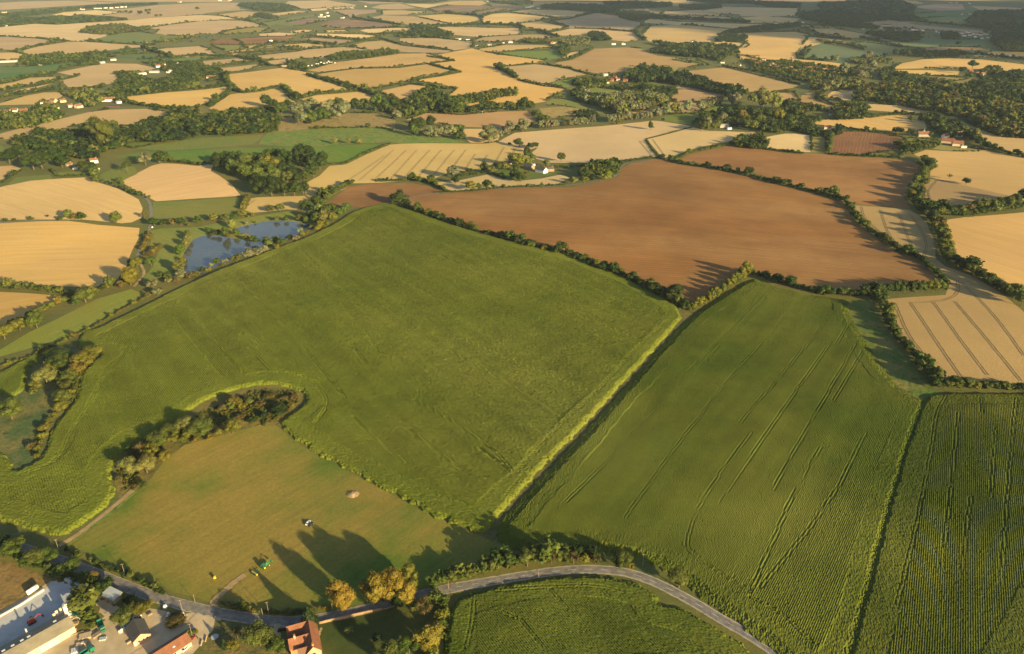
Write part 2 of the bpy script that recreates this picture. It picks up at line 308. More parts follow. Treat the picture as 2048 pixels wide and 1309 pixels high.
FT = """
stubble_field|stub|SD|-|0,6 35,4 137,1.5 244,6 195,9 107,14 64,17 12,20 -60,22 -60,8
stubble_field|stub|SD|-|137,0 330,-6 460,-6 460,5 330,4 250,5
stubble_field|stub|SL|-|92,33 127,25 195,20.5 248,25 205,31 172,29 148,32
stubble_field|stub|SD|-|207,20 254,17.5 312,11 371,7.5 400,6 470,6 570,8 575,12 500,10 478,14 480,19 500,20 460,22 420,26 400,29 371,31 312,36 258,40 244,35 201,31 244,25
stubble_field|stub|SD|-|568,12 576,3 654,1 712,10 709,14 615,18 595,16
stubble_field|stub|SL|-|615,18.5 705,14 709,17.5 654,20.5 625,22.5
stubble_field|stub|SX|-|664,21.5 712,19.5 757,20.5 755,25 720,29 701,35 673,25
stubble_field|stub|SD|-|712,2 800,-4 810,6 740,8
stubble_field|stub|SD|-|742,15.6 761,10 800,7 832,16.5 800,19 770,19
stubble_field|stub|SD|-|763,21.5 800,21 878,24.5 816,29.5 765,30
stubble_field|stub|SD|-|439,29 488,23 517,25 509,33 488,39 459,35 435,31
stubble_field|stub|S|-|539,28 595,22 621,25 562,32
stubble_field|stub|SL|-|-30,57 0,55 68,48 113,50 172,46 258,41 312,36 371,32 400,30.5 439,32 457,35 488,41 439,41 400,43 342,49 280,55 215,72 188,80 170,83 137,83 78,76 10,73 -30,72
stubble_field|stub|SD|-|400,43 439,41.5 488,42 510,46 525,52 498,56 449,62 439,69 400,69 378,73 335,71 311,67 318,60 300,56 342,50
pasture|grass|GO|-|175,83 215,72 250,65.5 283,64.5 309,68.5 322,70 383,74 361,78 289,86 270,88 234,87
stubble_field|stub|SD|-|-30,76 14,74 78,77 117,81 115,84 78,92 49,98 35,102 -30,106
stubble_field|stub|SD|-|35,104 78,93 135,84 172,84 234,88 289,91 312,93 289,94 244,98 195,103 166,107 137,110.5 98,109 62,112 45,108 31,105
stubble_field|stub|S|-|-30,106 39,105.5 45,108.5 37,119 18,121 -30,118
pasture|grass|GD|-|160,108 195,103.5 234,100 273,99 271,102 234,105.5 205,108
pasture|grass|GD|-|213,113 244,110 293,107.5 320,113 324,117 273,120 234,117
stubble_field|stub|SD|-|297,101.5 332,97 400,92.5 415,97 431,108 400,112 375,115 350,112 330,107
pasture|grass|G|-|283,125 293,121 332,119 371,115.5 400,113 430,111 450,110.5 449,115 400,121 371,121 312,124
pasture|grass|GD|-|-30,137 0,135 59,133 107,129 137,126 166,127 125,135 115,143 88,147 39,154 -30,164
stubble_field|stub|SD|-|115,145.5 156,137 211,127 273,128 305,135 312,140 289,144 258,143 234,150 234,166 195,172 137,175 127,166 119,162 156,154 137,150
stubble_field|stub|S|-|-30,176 59,156 109,154 140,155 125,158 103,160 68,168 35,172 -30,185
stubble_field|stub|S|-|16,184.5 59,176 109,166 78,175 55,181
stubble_field|stub|S|-|-30,213 0,207 49,192.5 88,185.5 121,185 127,191.5 113,199 88,201 74,209 0,211 -30,216
pasture|grass|GD|-|-30,217 0,212 74,210 76,215 49,217 -30,221
pasture|grass|GO|-|137,185 211,180 211,188 186,193 143,191
pasture|grass|G|-|283,170 351,163 351,174 312,178
pasture|grass|G|-|363,166 391,158 400,162 371,168
stubble_field|stub|SG|400,200 260,203|252,191.5 400,180.5 459,173 464,180 449,188.5 435,197 416,209 400,213 371,217 293,211 254,208
stubble_field|stub|SG|440,215 540,180|418,217 459,189.5 548,178 568,187.5 595,207 537,210 482,217 439,224
stubble_field|stub|SD|0,270 300,225|-30,275 0,268 78,248 176,225 215,220 293,218 340,225 342,229 303,234 273,248 240,250 215,246 186,244 137,256 109,260 59,270 12,279 -30,282
stubble_field|stub|SG|460,160 680,182|447,150 564,136 615,144.5 634,148 613,151 703,180 673,183 630,186 595,195 576,182 556,172 498,182 484,184 460,166
maize_crop_strip|grass|GD|-|615,151.5 630,153 703,178 706,181 698,179
stubble_field|stub|SG|620,200 760,195|599,199 634,189.5 720,184 765,200 712,207 634,212 611,205
stubble_field|stub|SG|650,150 800,170|636,149 712,137 771,135 800,136.5 853,129 902,140 878,148 839,154 820,162 770,172 732,176 712,172 650,154
stubble_field|stub|SG|-|752,184 800,174 822,169 840,171 884,176 839,190 800,203 781,203 777,191
stubble_field|stub|SG|-|615,141 673,125 751,115 800,108 853,107 909,121 859,127 800,133 705,137 638,144.5
stubble_field|stub|SD|-|505,113 595,103.5 615,99.5 697,94 732,99.6 664,111 650,115 595,120 525,117
stubble_field|stub|S|-|529,123 576,118 603,122 568,127 541,130
stubble_field|stub|SD|-|400,123 478,117 498,121 459,126 412,135
stubble_field|stub|S|-|416,139 459,135 521,128 523,133 498,138 445,146.5
ploughed_field|plough|B2|-|420,90 420,84 439,79 468,79 482,84 482,90
pasture|grass|GL|-|423,92 484,91 496,98 453,102.5 435,96
ploughed_field|plough|B2|-|480,78 537,74 584,73 586,77 556,84 525,88 486,91 484,84
stubble_field|stub|SD|-|488,93 525,90 556,86 575,85 525,96 494,98
stubble_field|stub|SD|-|457,103.5 496,99 525,101 478,106 470,112
stubble_field|stub|SL|-|517,68 556,65.5 595,68 566,72 521,72
stubble_field|stub|SL|-|582,62.5 607,60 634,62.5 611,66.5 582,66.5
stubble_field|stub|SL|-|648,61.5 693,60.5 697,64.5 654,65.5
stubble_field|stub|SL|-|617,70 638,67.5 722,69 761,73 724,79 654,73
stubble_field|stub|SX|-|603,77 625,76 712,82 705,84 677,89 670,86
stubble_field|stub|S|-|529,96 568,90 611,87 673,92 634,96 595,96
stubble_field|stub|SL|-|720,61.5 732,58.6 800,56 825,57.6 831,62 800,63.5 770,63 745,68
stubble_field|stub|SD|-|699,92 732,84 767,81 800,89 834,92 905,100 896,104 820,105 771,101 720,98
stubble_field|stub|SD|-|800,77 868,76 948,84 945,96 909,101 831,91 800,84
stubble_field|stub|SD|-|800,90 905,100.5 894,105.5 847,106 800,98
stubble_field|stub|SD|-|736,36 765,31 800,32 825,33 898,48 821,51 800,46 790,46 761,42
ploughed_field|plough|BD|-|642,51 658,42 693,39 732,42 798,52 781,54 712,55 683,57 646,54
ploughed_field|plough|BD|-|568,46 615,37 654,38 650,42 611,50
pasture|grass|GO|-|521,47 576,37 630,29 632,32 615,36 566,45 611,51 587,53 552,49 537,53
pasture|grass|GO|-|490,40 517,35 525,39 509,43
pasture|grass|GY|-|439,69 459,61.5 509,55 541,57 525,64 459,70
stubble_field|stub|S|-|833,32 909,27 964,37 960,42 937,47 902,48
ploughed_field|plough|BD|-|853,18.5 905,11 976,13 995,17 943,25.5 902,24.5 872,22.5
ploughed_field|plough|BD|-|972,9 1011,9 1050,15 1021,19.5 968,29 948,26.5 997,16.5 987,13.5
stubble_field|stub|SG|-|866,8 909,2.5 964,2 974,7 960,11.5 902,10
stubble_field|stub|S|-|810,8 888,9 853,16.5 825,12
stubble_field|stub|S|-|960,36 987,28 1019,26.5 1112,36 1081,41 1040,46 966,47
stubble_field|stub|S|-|1025,23.5 1062,19.5 1132,21.5 1185,25.5 1151,33 1105,33 1054,28
stubble_field|stub|S|-|1038,48 1081,43 1138,55 1089,64.5 1077,58.5 1044,55.5
stubble_field|stub|SX|-|1103,42 1151,35 1183,27 1200,27 1235,32 1245,38 1286,46 1284,51 1268,63.5 1200,58.6 1140,56
stubble_field|stub|S|-|1091,67 1140,57.6 1200,59.5 1266,64.5 1288,81 1256,84 1220,80 1200,68 1171,70 1112,72
stubble_field|stub|S|-|860,55.5 898,54 1042,57 1044,68 1005,71 962,75 909,70 894,62.5
stubble_field|stub|SD|-|952,80 966,75 1044,70 1089,69 1118,75 1081,80 1007,84 995,86 956,84
pasture|grass|G|-|950,95 985,92 1005,89 985,95 960,98
stubble_field|stub|S|-|972,103.5 956,98.5 1011,90 1093,91 1122,95.5 1062,99.5 1030,101.5 1001,103.5
stubble_field|stub|SG|900,165 1110,150|866,112 909,103.5 944,97 968,103.5 1007,111 1093,122 1077,125 1007,133 991,135 1032,158 1132,178 1112,187 1093,203 1070,207 1040,210 1000,212 917,216 889,199 901,189 913,178 890,170 836,163 840,158 880,150 921,144.5 884,135 862,128 909,122
pasture|grass|GM|-|984,106.5 1073,101.5 1116,101.5 1122,115 1093,121 1015,111
stubble_field|stub|S|-|1124,117 1142,105.5 1161,101.5 1159,107.5 1140,117
stubble_field|stub|SD|1030,140 1180,155|1003,135 1070,129 1105,131 1161,145.5 1181,150 1132,158 1112,162 1089,168 1034,159 1032,152 1021,144.5
stubble_field|stub|SR|1150,130 1360,120|1110,127 1161,109 1181,97.6 1200,97.6 1259,95 1282,98 1298,107 1317,112 1356,117 1407,129 1376,135 1286,137 1223,146.5 1200,148.5 1161,141
pasture|grass|GO|-|1091,168 1120,162 1148,156 1144,172 1132,176
pasture|grass|GL|-|1142,182 1161,174 1200,175 1259,186 1240,192 1200,192 1171,190
pasture|grass|GL|-|1091,207 1107,197 1132,199 1200,225 1215,232 1183,221 1152,216 1105,210
scrub_ground|rough|R|-|1079,217 1132,213 1181,223 1152,231 1112,237 1087,231
stubble_field|stub|SR|830,240 1060,230|812,240 853,226 898,229 925,230.5 995,224 1064,222 1071,232.5 1070,246 1058,254 1005,256 927,254 878,247
stubble_field|stub|S|-|925,258 995,258 1005,257 995,283 970,287 941,286 925,272
wheat_field|wheat|W|-|766,291 800,288 860,287 966,288 995,285 1050,303 1052,311 1070,320 1034,319 988,326 968,338 898,346 870,357 830,360 760,366 707,367 690,378 665,390 640,400 620,407 593,420 573,419 530,424 505,426 484,419 493,399 515,395 616,392 612,390 606,372 620,362 639,352 650,341 659,332 686,330 720,312
wheat_field|wheat|W|-|995,285 1011,275.5 1030,266 1103,260 1200,253 1311,241 1384,253 1290,277 1321,315.5 1294,314.5 1249,320 1200,325 1152,326 1103,326 1073,318 1064,305 1077,295 1050,302
wheat_field|wheat|W|-|1294,279 1386,255 1415,262 1520,266 1493,273.5 1450,285 1395,295 1350,311 1325,316.5 1309,297
pasture|grass|G|-|1317,238 1337,230.5 1395,227 1415,217 1430,213 1470,215 1444,229 1395,238 1384,250 1341,244
stubble_field|stub|SR|-|1261,227 1275,222 1321,216 1340,205 1395,205 1400,222 1365,226 1320,230 1275,229
stubble_field|stub|SR|1345,185 1440,200|1341,193 1341,182 1356,172 1395,178 1450,191.5 1454,197 1415,197 1372,207 1356,207 1343,201
stubble_field|stub|SR|1380,160 1590,172|1356,146 1366,143.5 1450,135 1598,170 1587,176 1532,183.5 1483,187.5 1479,182 1415,166
stubble_field|stub|SR|-|1512,191.5 1532,187.5 1587,184.5 1600,201 1581,203 1550,203 1520,200
stubble_field|stub|SR|-|1600,201 1604,190 1633,182 1657,181 1631,194 1633,203 1672,214 1661,219 1600,218
stubble_field|stub|S|-|1652,194 1663,184 1692,179 1740,180 1714,192 1709,204 1683,204
stubble_field|stub|SG|-|1622,248 1635,240 1727,238 1729,232 1819,229 1845,233 1854,257.5 1819,262 1766,262 1709,256 1681,253
stubble_field|stub|S|-|1705,206 1797,211.5 1860,222.5 1906,233 1950,255 2005,275 2080,279 2080,316 2048,312 2016,301 1961,284 1950,264 1906,249 1858,229 1797,225 1731,220 1705,216
ploughed_field|plough|B2|1760,266 1755,308|1664.5,305.6 1666,273 1687.5,263 1731,264 1775,271 1808,275 1779,285 1803,294 1797,301 1731,310
pasture|grass|GY|-|1622,305 1623,273 1652,275 1654,308
wheat_field|wheat|W|-|1528,275.5 1571,267.6 1600,268 1622,271 1621,305 1600,304 1560,302 1528,297
pasture|grass|GO|-|1797,285 1820,276 1875,280 1868,288 1830,286
pasture|grass|GY|-|1865,298 1880,290 1930,296 1975,301 1965,304 1906,303
ploughed_field|plough|B|1450,340 1800,345|1350,319 1395,305 1444,292 1532,299 1600,305 1666,310 1793,319 1819,321 1838,330 1828,358 1812,378 1808,394 1811,402 1819,418 1753,413 1707,408 1683,393 1645,382 1600,373 1565,362 1500,345 1430,331
stubble_field|stub|SG|1870,330 2040,345|1828,309 1852,300 1906,303.5 1972,302 2016,310 2080,317 2080,410 2048,401 2011,390 1941,374 1873,358 1860,354 1862,327
wheat_field|wheat|W2|-|1860,359 1873,359 1941,374 2011,390 2040,400 2005,401 1961,412 1869,413 1847,408 1843,387 1842,375
wheat_field|wheat|W2|-|1707,410.6 1753,414 1819,419 1852,443 1871,485 1871,518 1891,533 1940,550 2000,585 2025,605 2090,660 2090,780 2042,770 1861,752 1840,725 1816,691 1792,664 1775,599 1792,597 1891,590.5 1895,578 1893,561.6 1862.5,529 1830,502.5 1801,502 1771,478 1731,454 1707,430
stubble_field|stub|SG|1900,460 2048,500|1887,441 1928,435 2048,425 2090,421 2090,595 2048,577 2016,566 1950,537.5 1906,515.6 1900,511 1902,478 1891,456.6
ploughed_field|plough|B|1000,440 1700,500|811,398.6 854,389 893,386 942,383 1000,378 1145,375 1192.6,365 1237,354.7 1242,337.6 1261,327 1317,318.4 1333,320 1430,335 1500,352 1565,370 1600,381 1640,391 1683,405 1700,428 1730,458 1771,483 1830,511 1862,536 1893,568 1890,577 1830,573 1740,567 1735,580 1640,578 1580,562 1520,547 1490,542 1470,557 1440,577 1400,602 1376,608 1343,614 1312,584 1227,540 1141,505 1073,492 1001,475 940,458 871,437 837,423
ploughed_field|plough|B|700,400 850,385|654,411 666,398 698,373 748,368 815,366 854,372 889,383 854,388 815,397 782,405 746,411 725,415
wheat_field|wheat|W|-|864,366 919,361 976,349 1034,363 1083,357.5 1120,350 1140,355.5 1112,370 1060,375 945,381 905,383 880,372
lawn|grass|G|-|991,342 1025,336 1054,338 1081,348 1105,346 1130,342 1120,346 1050,359.5 1025,361
pasture|grass|GD|-|232,289 305,283 312,289 266,297
pasture|grass|GO|-|270,297 342,285 400,276.5 527,270 509,289 400,298 330,302
meadow|rough|GM|-|529,270 556,262 615,258 673,256 752,256 800,264 859,275.5 909,276 933,285 898,287 800,287 781,285 693,288 615,295 517,289
scrub_ground|rough|R|-|552,240 582,232.5 615,248 693,227 752,227 791,242 789,262 752,256 621,258 556,264
pasture|grass|GB|-|230,314.5 268,307 400,300 517,296 595,296 693,290 761,289 720,311 693,322 658,326 640,325 530,318 480,320 410,325 332,322 273,318
stubble_field|stub|S|270,385 470,345|242,364 270,349 303,332 322,327 400,329 427,330 421,342 439,352 464,370 481.6,392 400,397 312,403 290,392 265,378
pasture|grass|GL|-|306,405 481.6,395 476,418.6 466,426 372,440 304,436
stubble_field|stub|S|60,380 200,425|-40,385 0,375 39,364 98,359 176,355 184,362 234,377 277,399 285,416 283,436 264,445 244,447 172,440 -40,442
stubble_field|stub|SG|0,500 270,495|-40,449 0,447 78,443 137,442 195,450 279,456.5 277,477 264,502 256,522 252,537 244,545 234,560 186,576 137,573 78,573 -40,572
stubble_field|stub|SG|-|-40,583 0,584 59,587 141,594 117,600 82,616 55,629 23,655 -40,648
grass_track|lush|GS|0,700 280,580|-40,713 0,700 59,664.5 117,637 195,598 262,579 283,586 273,598 225,625 176,653 117,680 0,714 -40,728
pond_meadow|grass|GL|-|302,462 320,457.6 398,454 456,442 515,432 583,422 600,440 620,455 560,470 380,540 350,548 320,556 290,570 283,560 305,535 318,500 300,490
pasture|grass|GL|-|13,372 30,355 100,350 105,358 60,362
stubble_field|stub|SD|-|-30,345 0,333 30,331 42,338 20,355 -30,368
pasture|grass|GO|-|116,345 180,345 178,352 120,353
pasture|grass|GO|-|200,350 245,330 270,335 275,348 235,366 200,362
pasture|grass|GO|-|-30,290 0,290 25,308 0,310 -30,312
meadow|grass|MW|250,1150 520,1000|540,845 552,852 600,890 700,945 830,1015 950,1068 1010,1095 960,1120 900,1150 850,1170 830,1180 700,1212 620,1230 540,1232 470,1226 440,1215 410,1200 350,1185 300,1165 240,1130 130,1090 170,1070 240,1010 300,960 330,920 370,890 450,870 520,850
ditch_bank|rough|RG|-|1390,620 1376,612 1330,668 1250,752 1170,834 1090,912 1030,976 990,1022 960,1066 985,1085 1010,1060 1060,1008 1120,944 1200,862 1270,782 1350,690 1400,640
scrub_ground|rough|RB|-|230,930 250,905 350,850 420,803 480,783 530,775 570,778 600,788 610,800 600,815 552,852 520,850 450,870 370,890 330,920 300,960 240,1000 235,985 228,960
scrub_ground|rough|RT|-|76,706 149,698 179,701 202,708 174,731 156,756 151,775 147,802 115,836 96,866 85,905 69,924 29,942 14,910 -40,892 -40,788 30,800 55,772 57,736 87,726
track_margin|rough|GM|-|126,1086 180,1045 232,1003 285,962 292,968 245,1010 190,1052 140,1090
field_margin|rough|G2|-|1700,603 1755,596 1772,640 1792,678 1833,719 1864,755 1880,790 1850,806 1823,791 1789,767 1741,695 1707,643 1697,613
rough_bank|rough|RK|-|-80,1085 0,1100 60,1125 110,1150 87,1182 0,1239 -90,1290
gravel_yard|-dust|CO|-|107,1160 143,1157 190,1180 222,1205 250,1222 300,1217 330,1222 350,1232 405,1222 445,1236 425,1262 385,1309 340,1345 -90,1360 -90,1275
concrete_yard|-conc|CO|-|0,1239 87,1182 107,1160 143,1157 160,1194 112,1226 119,1249 11,1309 -50,1345 -90,1345 -90,1292
lawn|lush|LW|-|640,1247 760,1225 800,1210 880,1192 893,1202 888,1250 876,1350 640,1350
garden_ground|rough|RG|-|430,1240 500,1252 560,1255 640,1250 640,1350 380,1350 425,1265
teal_field|grass|GT|-|1605,116 1618,102 1640,88 1700,98 1780,107 1740,122 1680,125 1650,122
teal_field|grass|GT|-|1700,87 1730,85 1800,94 1850,99 1790,106 1740,98
teal_field|grass|GT|-|1735,75 1745,73 1800,86 1830,84 1845,75 1900,80 1960,80 1980,90 1955,95 1880,94 1830,97 1770,90
ploughed_field|plough|BD|-|1820,100 1870,96 1945,95 1975,98 1920,103 1840,108 1800,110
stubble_field|stub|SG|-|1465,64 1500,66 1590,64 1620,70 1605,90 1592,104 1595,118 1540,115 1480,108 1475,100 1495,82 1475,78
stubble_field|stub|SG|-|1610,57 1670,58 1745,71 1735,75 1700,76 1640,68
stubble_field|stub|S|-|1600,72 1680,80 1690,84 1640,88 1600,100 1605,85
stubble_field|stub|SG|-|1475,112 1520,112 1595,119 1640,122 1700,130 1660,138 1620,132 1560,126 1480,118
stubble_field|stub|SG|-|1784,138 1800,128 1845,119 1895,116.5 1960,119 2080,133 2080,142 2035,145 1990,138 1930,140 1850,137
stubble_field|stub|SG|-|1780,140 1850,141 1920,143 1915,150 1850,152 1785,149
stubble_field|stub|SG|-|1945,112 1990,103 2080,106 2080,114 2000,116 1960,115
pasture|grass|GY|-|1840,160 1880,156 1950,155 1970,158 1930,168 1905,172 1860,164
pasture|grass|GY|-|1800,155 1860,152 1940,158 1905,164
pasture|grass|GO|-|1740,176 1775,167 1800,172 1790,180
pasture|grass|GL|-|1950,166 2010,154 2025,158 1985,172
pasture|grass|GY|-|1690,140 1730,132 1760,138 1740,148 1700,150
stubble_field|stub|S|-|1287,68 1300,53 1360,50 1440,57 1500,63 1455,72 1430,84 1370,90 1345,92 1320,90 1296,82
stubble_field|stub|S|-|1288,42 1300,38 1360,44 1480,48 1545,50 1510,55 1480,58 1400,52 1360,51 1290,46
stubble_field|stub|S|-|1330,23 1400,20 1450,32 1400,33 1320,31
stubble_field|stub|S|-|1405,22 1445,14 1600,17 1592,33 1540,35 1480,32 1440,28
stubble_field|stub|SX|-|1240,20 1280,18 1325,25 1315,30 1250,28
stubble_field|stub|S|-|1476,36 1540,33 1600,38 1590,46 1500,46
stubble_field|stub|S|-|1310,30 1450,34 1470,38 1390,42 1310,40
stubble_field|stub|S|-|1410,86 1440,84 1480,86 1500,90 1490,96 1445,94
pasture|grass|GL|-|1345,120 1385,118 1420,130 1390,128
pasture|grass|GY|-|1250,133 1340,132 1360,134 1350,142 1290,142
stubble_field|stub|SX|-|1668,34 1740,37 1810,44 1830,50 1900,56 1965,62 1975,68 1900,66 1850,60 1760,56 1740,44 1690,40
stubble_field|stub|SX|-|1826,14 1870,8 1925,9 1930,20 1880,22 1850,18
stubble_field|stub|SX|-|1940,12 2000,14 2048,17 2080,17 2080,21 2000,22 1960,20
pasture|grass|GD|-|1800,30 1870,25 1960,28 1950,34 1880,35 1835,37
pasture|grass|GO|-|1835,38 1890,34 1955,33 1955,42 1900,46 1860,44
pasture|grass|GO|-|1640,47 1700,48 1750,55 1800,62 1850,66 1840,71 1780,66 1700,62 1650,57
pasture|grass|GY|-|1600,50 1660,53 1690,60 1740,66 1745,70 1670,58 1600,56
stubble_field|stub|SG|-|1690,20 1750,26 1745,29 1690,26
stubble_field|stub|SL|-|1690,-14 2120,-14 2120,0 1900,1.5 1690,-2
stubble_field|stub|SG|-|960,-12 1380,-12 1380,-3 1200,2 1060,2 960,0
stubble_field|stub|SD|-|1040,8 1075,3 1200,5 1210,9 1140,11 1080,9
stubble_field|stub|SX|-|1080,12 1140,11 1210,16 1200,22 1120,17
stubble_field|stub|S|-|1270,3 1370,0 1440,2 1360,6 1340,8
stubble_field|stub|SX|-|1380,-4 1690,-8 1700,2 1600,4 1440,1
stubble_field|stub|SG|-|1720,0 1830,2 1850,8 1800,8 1740,4
"""
MAIZE = {
 'main': ("900,690 1121,836", "782,407 837,428 871,441 940,463 1001,480 1073,497 1141,511 1227,547 1300,585 1372,624 1330,676 1250,760 1180,838 1100,918 1040,982 1000,1026 972,1066 950,1066 830,1013 700,943 600,888 556,850 576,836 606,815 616,800 604,784 572,773 530,769 478,777 416,798 388,815 346,846 286,876 246,902 225,928 222,958 231,985 224,998 196,1028 156,1053 128,1073 90,1068 30,1048 -60,1040 -60,888 0,900 14,914 29,948 69,930 91,908 102,868 121,838 153,803 157,776 162,757 180,732 210,708 179,697 152,696 160,678 166,664 193,661 234,640 303,607 332,591 371,572 400,560 437,542 495,521 554,498 605,480 671,449 701,427 737,415"),
 'left': ("0,760 90,700", "-60,772 0,749 46,722 76,706 84,724 54,736 52,772 28,797 0,786 -60,782"),
 'right': ("1734,691 1666,807", "1502,557 1529,566 1594,586 1638,594 1704,602 1695,613 1705,644 1738,696 1787,768 1822,792 1858,806 1842,850 1826,897 1799,998 1772,1100 1748,1200 1725,1283 1705,1370 1600,1370 1548,1300 1470,1244 1402,1195 1366,1164 1330,1138 1260,1114 1200,1104 1130,1111 1060,1108 1012,1096 990,1078 997,1048 1044,1000 1103,934 1183,852 1253,772 1333,684 1380,634 1440,594"),
 'far right': ("1860,1000 1840,1290", "1870,790 1950,789 2048,790 2130,795 2130,1400 1684,1400 1704,1283 1728,1200 1753,1100 1781,998 1810,897 1828,850 1849,800"),
 'roadside': ("1044,1249 1089,1304", "887,1308 897,1249 907.6,1209 928,1194 1010,1172 1113,1156 1198,1155 1249,1166 1298,1182 1318,1196 1310,1206 1330,1216 1352,1214 1400,1240 1450,1270 1500,1305 1560,1360 880,1400"),
}
PONDS = ["393,474 421,468 448,472 476,477 501,482 521,480 527,487 522,497 508,502 490,509 469,516 440,527 416,539 400,547 370,551 365,532 370,520 364,510 373,496 381,483",
         "468,457 493,449 544,440 581,441 625,448 626,456 604,463 577,474 576,478 533,484 527,487 521,480 513,474 495,466 474,464"]
ROADS = {  # name: (width, surface, line)
 'road': (6.0, 'road', "-60,1062 0,1083 60,1102 120,1121 154,1133 239,1167.5 308,1195 376,1213.6 444,1229 533,1242.6 598,1244 666,1234 740,1217 822,1195 890,1179 976,1164 1078,1147 1130,1141 1181,1138.5 1249,1143.5 1306,1162 1381,1201 1443,1240 1502,1272 1553,1307 1610,1348"),
 'lane': (4.0, 'road', "186,348 195,360 234,374 279,389 297,400 302,412 302,434 301,455 293,477 281,498 273,516"),
 'lane#1': (3.5, 'road', "-30,447 0,446 78,441 125,440"),
 'lane#2': (4.0, 'road', "740,414 780,406.5 811,397.5 854,388.5 893,385 942,382 1000,377.5 1100,374 1150,370 1192,363.5 1225,356.5 1237,348 1238,338 1250,327.5 1270,323.5 1315,318.5 1335,319"),
 'lane#3': (3.5, 'soil', "436,1236 428,1215 424,1206 434,1196 452,1180 470,1164 490,1150"),
 'lane#6': (3.2, 'soil', "118,1092 150,1074 190,1044 234,1008 262,984 286,964"),
 'lane#4': (6.5, 'dust', "405,1224 395,1240 375,1258 350,1276 300,1296 250,1330"),
 'lane#5': (3.0, 'soil', "273,516 285,535 290,548 280,560 268,574"),
 'driveway': (3.2, 'dust', "556,1248 552,1262 556,1278 552,1300"),
 'driveway#1': (3.0, 'dust', "640,1256 630,1280 634,1312"),
}
# pairs of wheel marks in the standing wheat
TR = """813,300 752,357|834,300 782,357|860,300 809,355|883,300 836,355|909,300 864,355|932,300 903,339|951,308 926,347|975,310 957,339|1008,295 992,322|1030,298 1017,324
787,300 717,362|768,312 694,362
1789,606 1816,671 1840,700 1861,730 1888,753|1821,606 1870,680 1922,755|1866,604 1920,680 1975,751|1909,603 1970,675 2042,763|1922,565 1980,620 2048,712|1915,561 1918,585 1898,599 1866,604 1820,606|1850,528 1890,550 1912,563
1722.5,413 1727,437 1773,474 1810,496|1760,420 1777,472 1800,492|1796,424 1827,502|1819,428 1841,457 1855,490 1847,516
1874.5,360 1855,382 1857,394|1855,380 1863,412
607,365 631,382 629,402|1278,282 1303,312|1305,279 1326,308|484,420 510,400"""
# visible tramlines through the maize (main field and the right one)
GV = {
 'main': "683,612 767,715|680,495 741,536 885,607|871,510 1035,584|700,690 731,729|899,706 1008,764 1121,836|926,682 1050,735 1175,784|830,805 919,853 987,904 1022,945|707,839 731,863 813,931|817,863 926,945|960,901 1018,945|1060,853 1094,873|1035,948 1128,843 1193,791 1281,689 1350,635|1010,1000 1060,940|1134,624 1240,668 1329,700|1066,518 1230,601|380,620 470,740 560,810|480,560 600,690 690,800|600,500 660,560 740,640|500,700 540,745|560,745 610,757 650,790 655,820 630,850|250,730 300,780 330,830|183,700 210,690 250,694 272,715 240,735 205,760 190,790 170,830 140,870 125,910 100,935 40,955|215,668 290,760|420,570 520,700|320,612 400,700 450,760|222,660 215,685",
 'right': "1734,691 1690,765 1666,807|1694,655 1672,693|1710,690 1620,850 1545,985|1660,690 1560,830 1440,1010|1640,660 1480,850|1590,610 1450,770 1320,940 1250,1040|1540,575 1400,720 1250,890 1130,1010|1530,600 1380,760|1502,870 1410,990 1364,1095 1400,1130|1640,900 1590,980 1500,1190|1730,870 1660,1010 1520,1180|1500,1200 1560,1230 1620,1290|1364,1095 1420,1140 1500,1190|1010,1060 1060,1000 1200,840",
 'far right': "1915,830 1900,990 1880,1140|1890,795 1870,830 1862,900 1830,1060 1790,1220|2030,800 2015,960 2000,1180|1960,800 1962,830|1940,1000 1920,1150|1990,860 1980,1000",
 'roadside': "948,1195 944,1250 932,1300|990,1186 1100,1178 1197,1176 1245,1190|1100,1185 1132,1222|1044,1249 1089,1304|1197,1180 1260,1240 1310,1300|1006,1230 1040,1245",
 'left': "5,785 15,755 55,720",
}
# ------------------------------------------------------------------ one triangulated land surface, cut into fields
FIELDS = []; KEYS = []
for ln in FT.strip().splitlines():
    nm, mt, ck, ang, s = ln.split('|'); KEYS.append(ck)
    p = poly2(s)
    if ang == '-': a = random.uniform(-.5, .5) * PI
    else:
        q = poly2(ang); a = math.atan2(q[1][1] - q[0][1], q[1][0] - q[0][0])
    FIELDS.append((nm, mt, PAL[ck], a, p))
NF = len(FIELDS)
polys = [f[4] for f in FIELDS] + [smooth_line(poly2(s), True, 2) for s in PONDS]
R = 26000.0
V = [(-R, -3000), (R, -3000), (R, 34000), (-R, 34000)]; FC = [[0, 1, 2, 3]]
def area2(p): return float(np.sum(p[:, 0] * np.roll(p[:, 1], -1) - p[:, 1] * np.roll(p[:, 0], -1)))
for p in polys:
    if area2(p) < 0: p = p[::-1]
    q = subdiv(p, True, .03, 12.0); b = len(V)
    V += [tuple(v) for v in q]; FC.append(list(range(b, b + len(q))))
d = 170.0
while d < 9500:
    st = d * .042
    for i in range(int(d * .95 / st) * 2 + 5):
        x = (i - int(d * .95 / st) - 2) * st + rng.normal(0, st * .15)
        V.append((x, d + rng.normal(0, st * .15)))
    d += st
res = delaunay_2d_cdt([Vector(v) for v in V], [], FC, 0, 1e-3)
gv = np.array([(v[0], v[1]) for v in res[0]]); gf = res[2]; gof = res[5]
gz = hfun(gv[:, 0], gv[:, 1])
